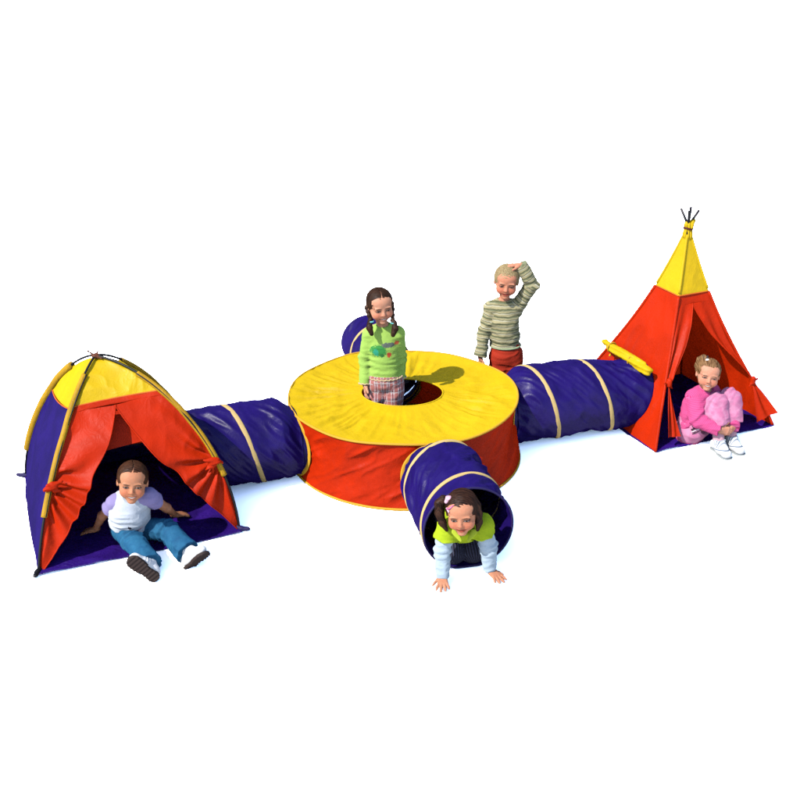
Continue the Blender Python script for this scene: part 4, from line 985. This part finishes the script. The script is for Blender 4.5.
# ---- girl in pink hugging her knees at the tepee door
def tepee_girl():
    J = dict(pel=(1.722, .190, .085), che=(1.745, .175, .235), nek=(1.768, .168, .335), head=(1.774, .158, .434), shL=(1.708, .140, .297), shR=(1.815, .215, .300),
             elL=(1.712, .060, .190), wrL=(1.838, .014, .150), elR=(1.945, .190, .205), wrR=(1.925, .060, .142), hipL=(1.722, .150, .085), hipR=(1.775, .225, .085),
             knL=(1.826, .115, .272), knR=(1.918, .165, .272), anL=(1.848, .030, .062), anR=(1.930, .078, .062), _toeL=(.38, -1, -.04), _toeR=(.45, -.9, -.04), _fw=(.62, -.75, .05), _R=rot(-7, -4, 7),
             _handL=dict(d=(.9, .12, -.22), pn=(.1, .9, -.1), thumb=1, curl=.42, spread=.03), _handR=dict(d=(-.75, -.38, -.25), pn=(-.2, .9, -.1), thumb=-1, curl=.5, spread=.03))
    skin = skin_mat('skin_tepee_girl', rgb(228, 158, 128, .19), (.12, .08, .05, 1), eye_open=.0018, teeth=True)
    o, S = figure('person', 'girl in pink with white trainers hugging her knees at the tepee door', J, dict(skin=skin), hs=.89, scale=.95)
    hm = hair_mat('light_brown_hair', rgb(110, 74, 44, .15), rgb(196, 150, 104, .16), mode='back')
    hd, R = V(*J['head']), J['_R']; g = lambda x, y, z: hd+R@V(x, y, z)*.89
    h = hair_cap(o, J, .89, hm, False, extra=[dict(p=[g(-.026, .030, .095), g(-.046, .050, .100), g(-.066, .066, .075), g(-.072, .072, .03), g(-.064, .078, -.02)], r=[.012, .014, .015, .013, .006], k=.010)])
    a = np.linspace(0, 2*np.pi, 20, endpoint=False); c = g(-.032, .034, .100); tube('hair_tie', c+(np.cos(a)[:, None]*R[:, 1]+np.sin(a)[:, None]*nrm(R[:, 2]+R[:, 0]*.6))*.0140, .0055, plain('black_tie', rgb(40, 22, 26), .8, .1), h, closed=True)
    S = SDF(g(-.030, .0, .098)-.03, g(-.030, .0, .098)+.03, .0022); S.ell(g(-.030, -.002, .100), (.009, .007, .008)); S.ell(g(-.020, -.004, .100), (.006, .005, .005)); Vt, F = S.mesh(); mesh_obj('hair_clip', Vt, F, plain('white_clip', rgb(250, 240, 240, .2), .5), h)
    def rib(m, v, lc):
        X, Y, Z = m.xyz(lc); q = m.math('SINE', m.math('MULTIPLY', X, 900)); return m.mix(m.step(q, -.6, .6), rgb(236, 66, 136), rgb(252, 116, 178))
    def jumper(S): torso_cloth(S, J, 1.0, .012, neck_r=.046, cuff=.2)
    lo, hi = bounds(J['elL'], J['elR'], J['wrL'], J['wrR'], J['nek'], J['pel'], pad=.13)
    garment(o, 'jumper', lo, hi, jumper, cloth('pink_rib_knit', rib, weave=250), wr=.006, wscale=19, creases=joints(J, ('elL', 'elR'), .004))
    def satin(m, v, lc):
        n = m.noise(v, 20, 3, .6, 1.0); return m.mix(m.step(n, .3, .7), rgb(240, 140, 186), rgb(250, 170, 208))
    lo, hi = bounds(J['hipL'], J['hipR'], J['knL'], J['knR'], J['anL'], J['anR'], J['pel'], pad=.14)
    t, S = garment(o, 'trousers', lo, hi, lambda S: legs_cloth(S, J, 1.0, .019, .55, 1.25), cloth('pink_satin', satin, rough=.5), wr=.0085, wscale=15, creases=joints(J, ('knL', 'knR'), .006))
    # dark and white stripe round the hip of the tracksuit
    hp = V(*J['hipL'])
    for k, (c_, r_) in enumerate(((rgb(50, 24, 40), .0075), (rgb(250, 235, 240, .2), .006), (rgb(50, 24, 40), .0055))):
        pts = []
        for t_ in np.linspace(0, 1, 14): pts.append(hp+V(-.030+.085*t_, -.066-.012*math.sin(t_*3.1), .030+.062*t_-.012*k)+V(.004, 0, -.002)*k)
        tube('side_stripe', pts, r_, plain('stripe_cloth', c_, .8, .1), t, flat=.5)
    so = cloth('pink_sock', base=rgb(246, 190, 205, .16))
    def socks(S):
        for s in 'LR': a, k = V(*J['an'+s]), V(*J['kn'+s]); S.cone(a-(k-a)*.05, a+(k-a)*.22, .031, .032, .01)
    lo, hi = bounds(J['anL'], J['anR'], pad=.1); garment(o, 'socks', lo, hi, socks, so, wr=.003)
    wl = cloth('white_trainer_leather', lambda m, v, lc: trainer(m, lc), rough=.5, weave=90, wv=.05); rb = plain('pale_grey_rubber', rgb(196, 204, 204, .16), .7, .1)
    for s in 'LR': shoe(o, J['an'+s], J['_toe'+s], (0, 0, -1), wl, rb, L=.170)
    return o
def trainer(m, lc):
    X, Y, Z = m.xyz(lc); base = rgb(246, 248, 250, .19)
    q = m.math('ABSOLUTE', m.math('SUBTRACT', m.math('FRACT', m.math('MULTIPLY', X, 75)), .5)); up = m.step(Z, -.012, -.018)
    lace = m.math('MULTIPLY', m.math('MULTIPLY', m.step(q, .20, .12), up), m.math('MULTIPLY', m.step(X, .02, .025), m.step(X, .08, .07)))
    c = m.mix(lace, base, rgb(140, 160, 185, .15))
    d = m.math('ABSOLUTE', m.math('SUBTRACT', m.math('ADD', Z, m.math('MULTIPLY', X, .28)), .012)); c = m.mix(m.step(d, .0038, .0018), c, rgb(130, 150, 175, .15)); return c
tepee_girl()

# ------------------------------------------------------------------ origins at the base of each thing
from mathutils import Matrix
for o in [x for x in sc.objects if x.parent is None and x.type == 'MESH' and x.get('kind') != 'structure']:
    co = np.empty(len(o.data.vertices)*3, np.float32); o.data.vertices.foreach_get('co', co); co = co.reshape(-1, 3)
    b = Vector(((co[:, 0].min()+co[:, 0].max())/2, (co[:, 1].min()+co[:, 1].max())/2, co[:, 2].min()))
    b = Vector(tuple(float(x) for x in b)); o.data.transform(Matrix.Translation(-b)); o.location = b
    for c in o.children: c.matrix_parent_inverse = Matrix.Translation(-b)

# ------------------------------------------------------------------ camera and daylight
E_ = math.radians(24.8); D_ = 7.0
cam = bpy.data.cameras.new('camera'); co = bpy.data.objects.new('camera', cam); COL.objects.link(co); sc.camera = co
co.location = (0, -D_*math.cos(E_), HH+D_*math.sin(E_)); co.rotation_euler = (math.radians(90)-E_, 0, 0)
cam.sensor_width = 36; cam.lens = 36*1225/800; cam.clip_end = 500; cam.clip_start = .1
cam.shift_x = -(403-400)/800; cam.shift_y = (394-400)/800
SUN_EL, SUN_AZ = math.radians(48), math.atan2(-.62, -.78)
sd = V(math.cos(SUN_AZ)*math.cos(SUN_EL), math.sin(SUN_AZ)*math.cos(SUN_EL), math.sin(SUN_EL))
sl_ = bpy.data.lights.new('sun', 'SUN'); so = bpy.data.objects.new('sun', sl_); COL.objects.link(so)
sl_.energy = 3.8; sl_.angle = math.radians(.6); sl_.color = (1, .96, .90)
so.rotation_euler = Vector(tuple(-sd)).to_track_quat('-Z', 'Y').to_euler(); so.location = (-4, -4, 5)
w = bpy.data.worlds.new('World'); sc.world = w; w.use_nodes = True; nt = w.node_tree; nt.nodes.clear()
sk = nt.nodes.new('ShaderNodeTexSky'); sk.sky_type = 'NISHITA'; sk.sun_disc = False; sk.sun_elevation = SUN_EL; sk.sun_rotation = math.atan2(sd[0], sd[1]) % (2*math.pi)
bg = nt.nodes.new('ShaderNodeBackground'); bg.inputs[1].default_value = .15; ow = nt.nodes.new('ShaderNodeOutputWorld')
nt.links.new(sk.outputs[0], bg.inputs[0]); nt.links.new(bg.outputs[0], ow.inputs[0])
sc.view_settings.view_transform = 'Standard'; sc.view_settings.look = 'None'; sc.view_settings.gamma = 1; sc.view_settings.exposure = EXPO
sc.cycles.max_bounces = 8; sc.cycles.diffuse_bounces = 4
print('BUILT in %.1f s' % (time.time()-T0))
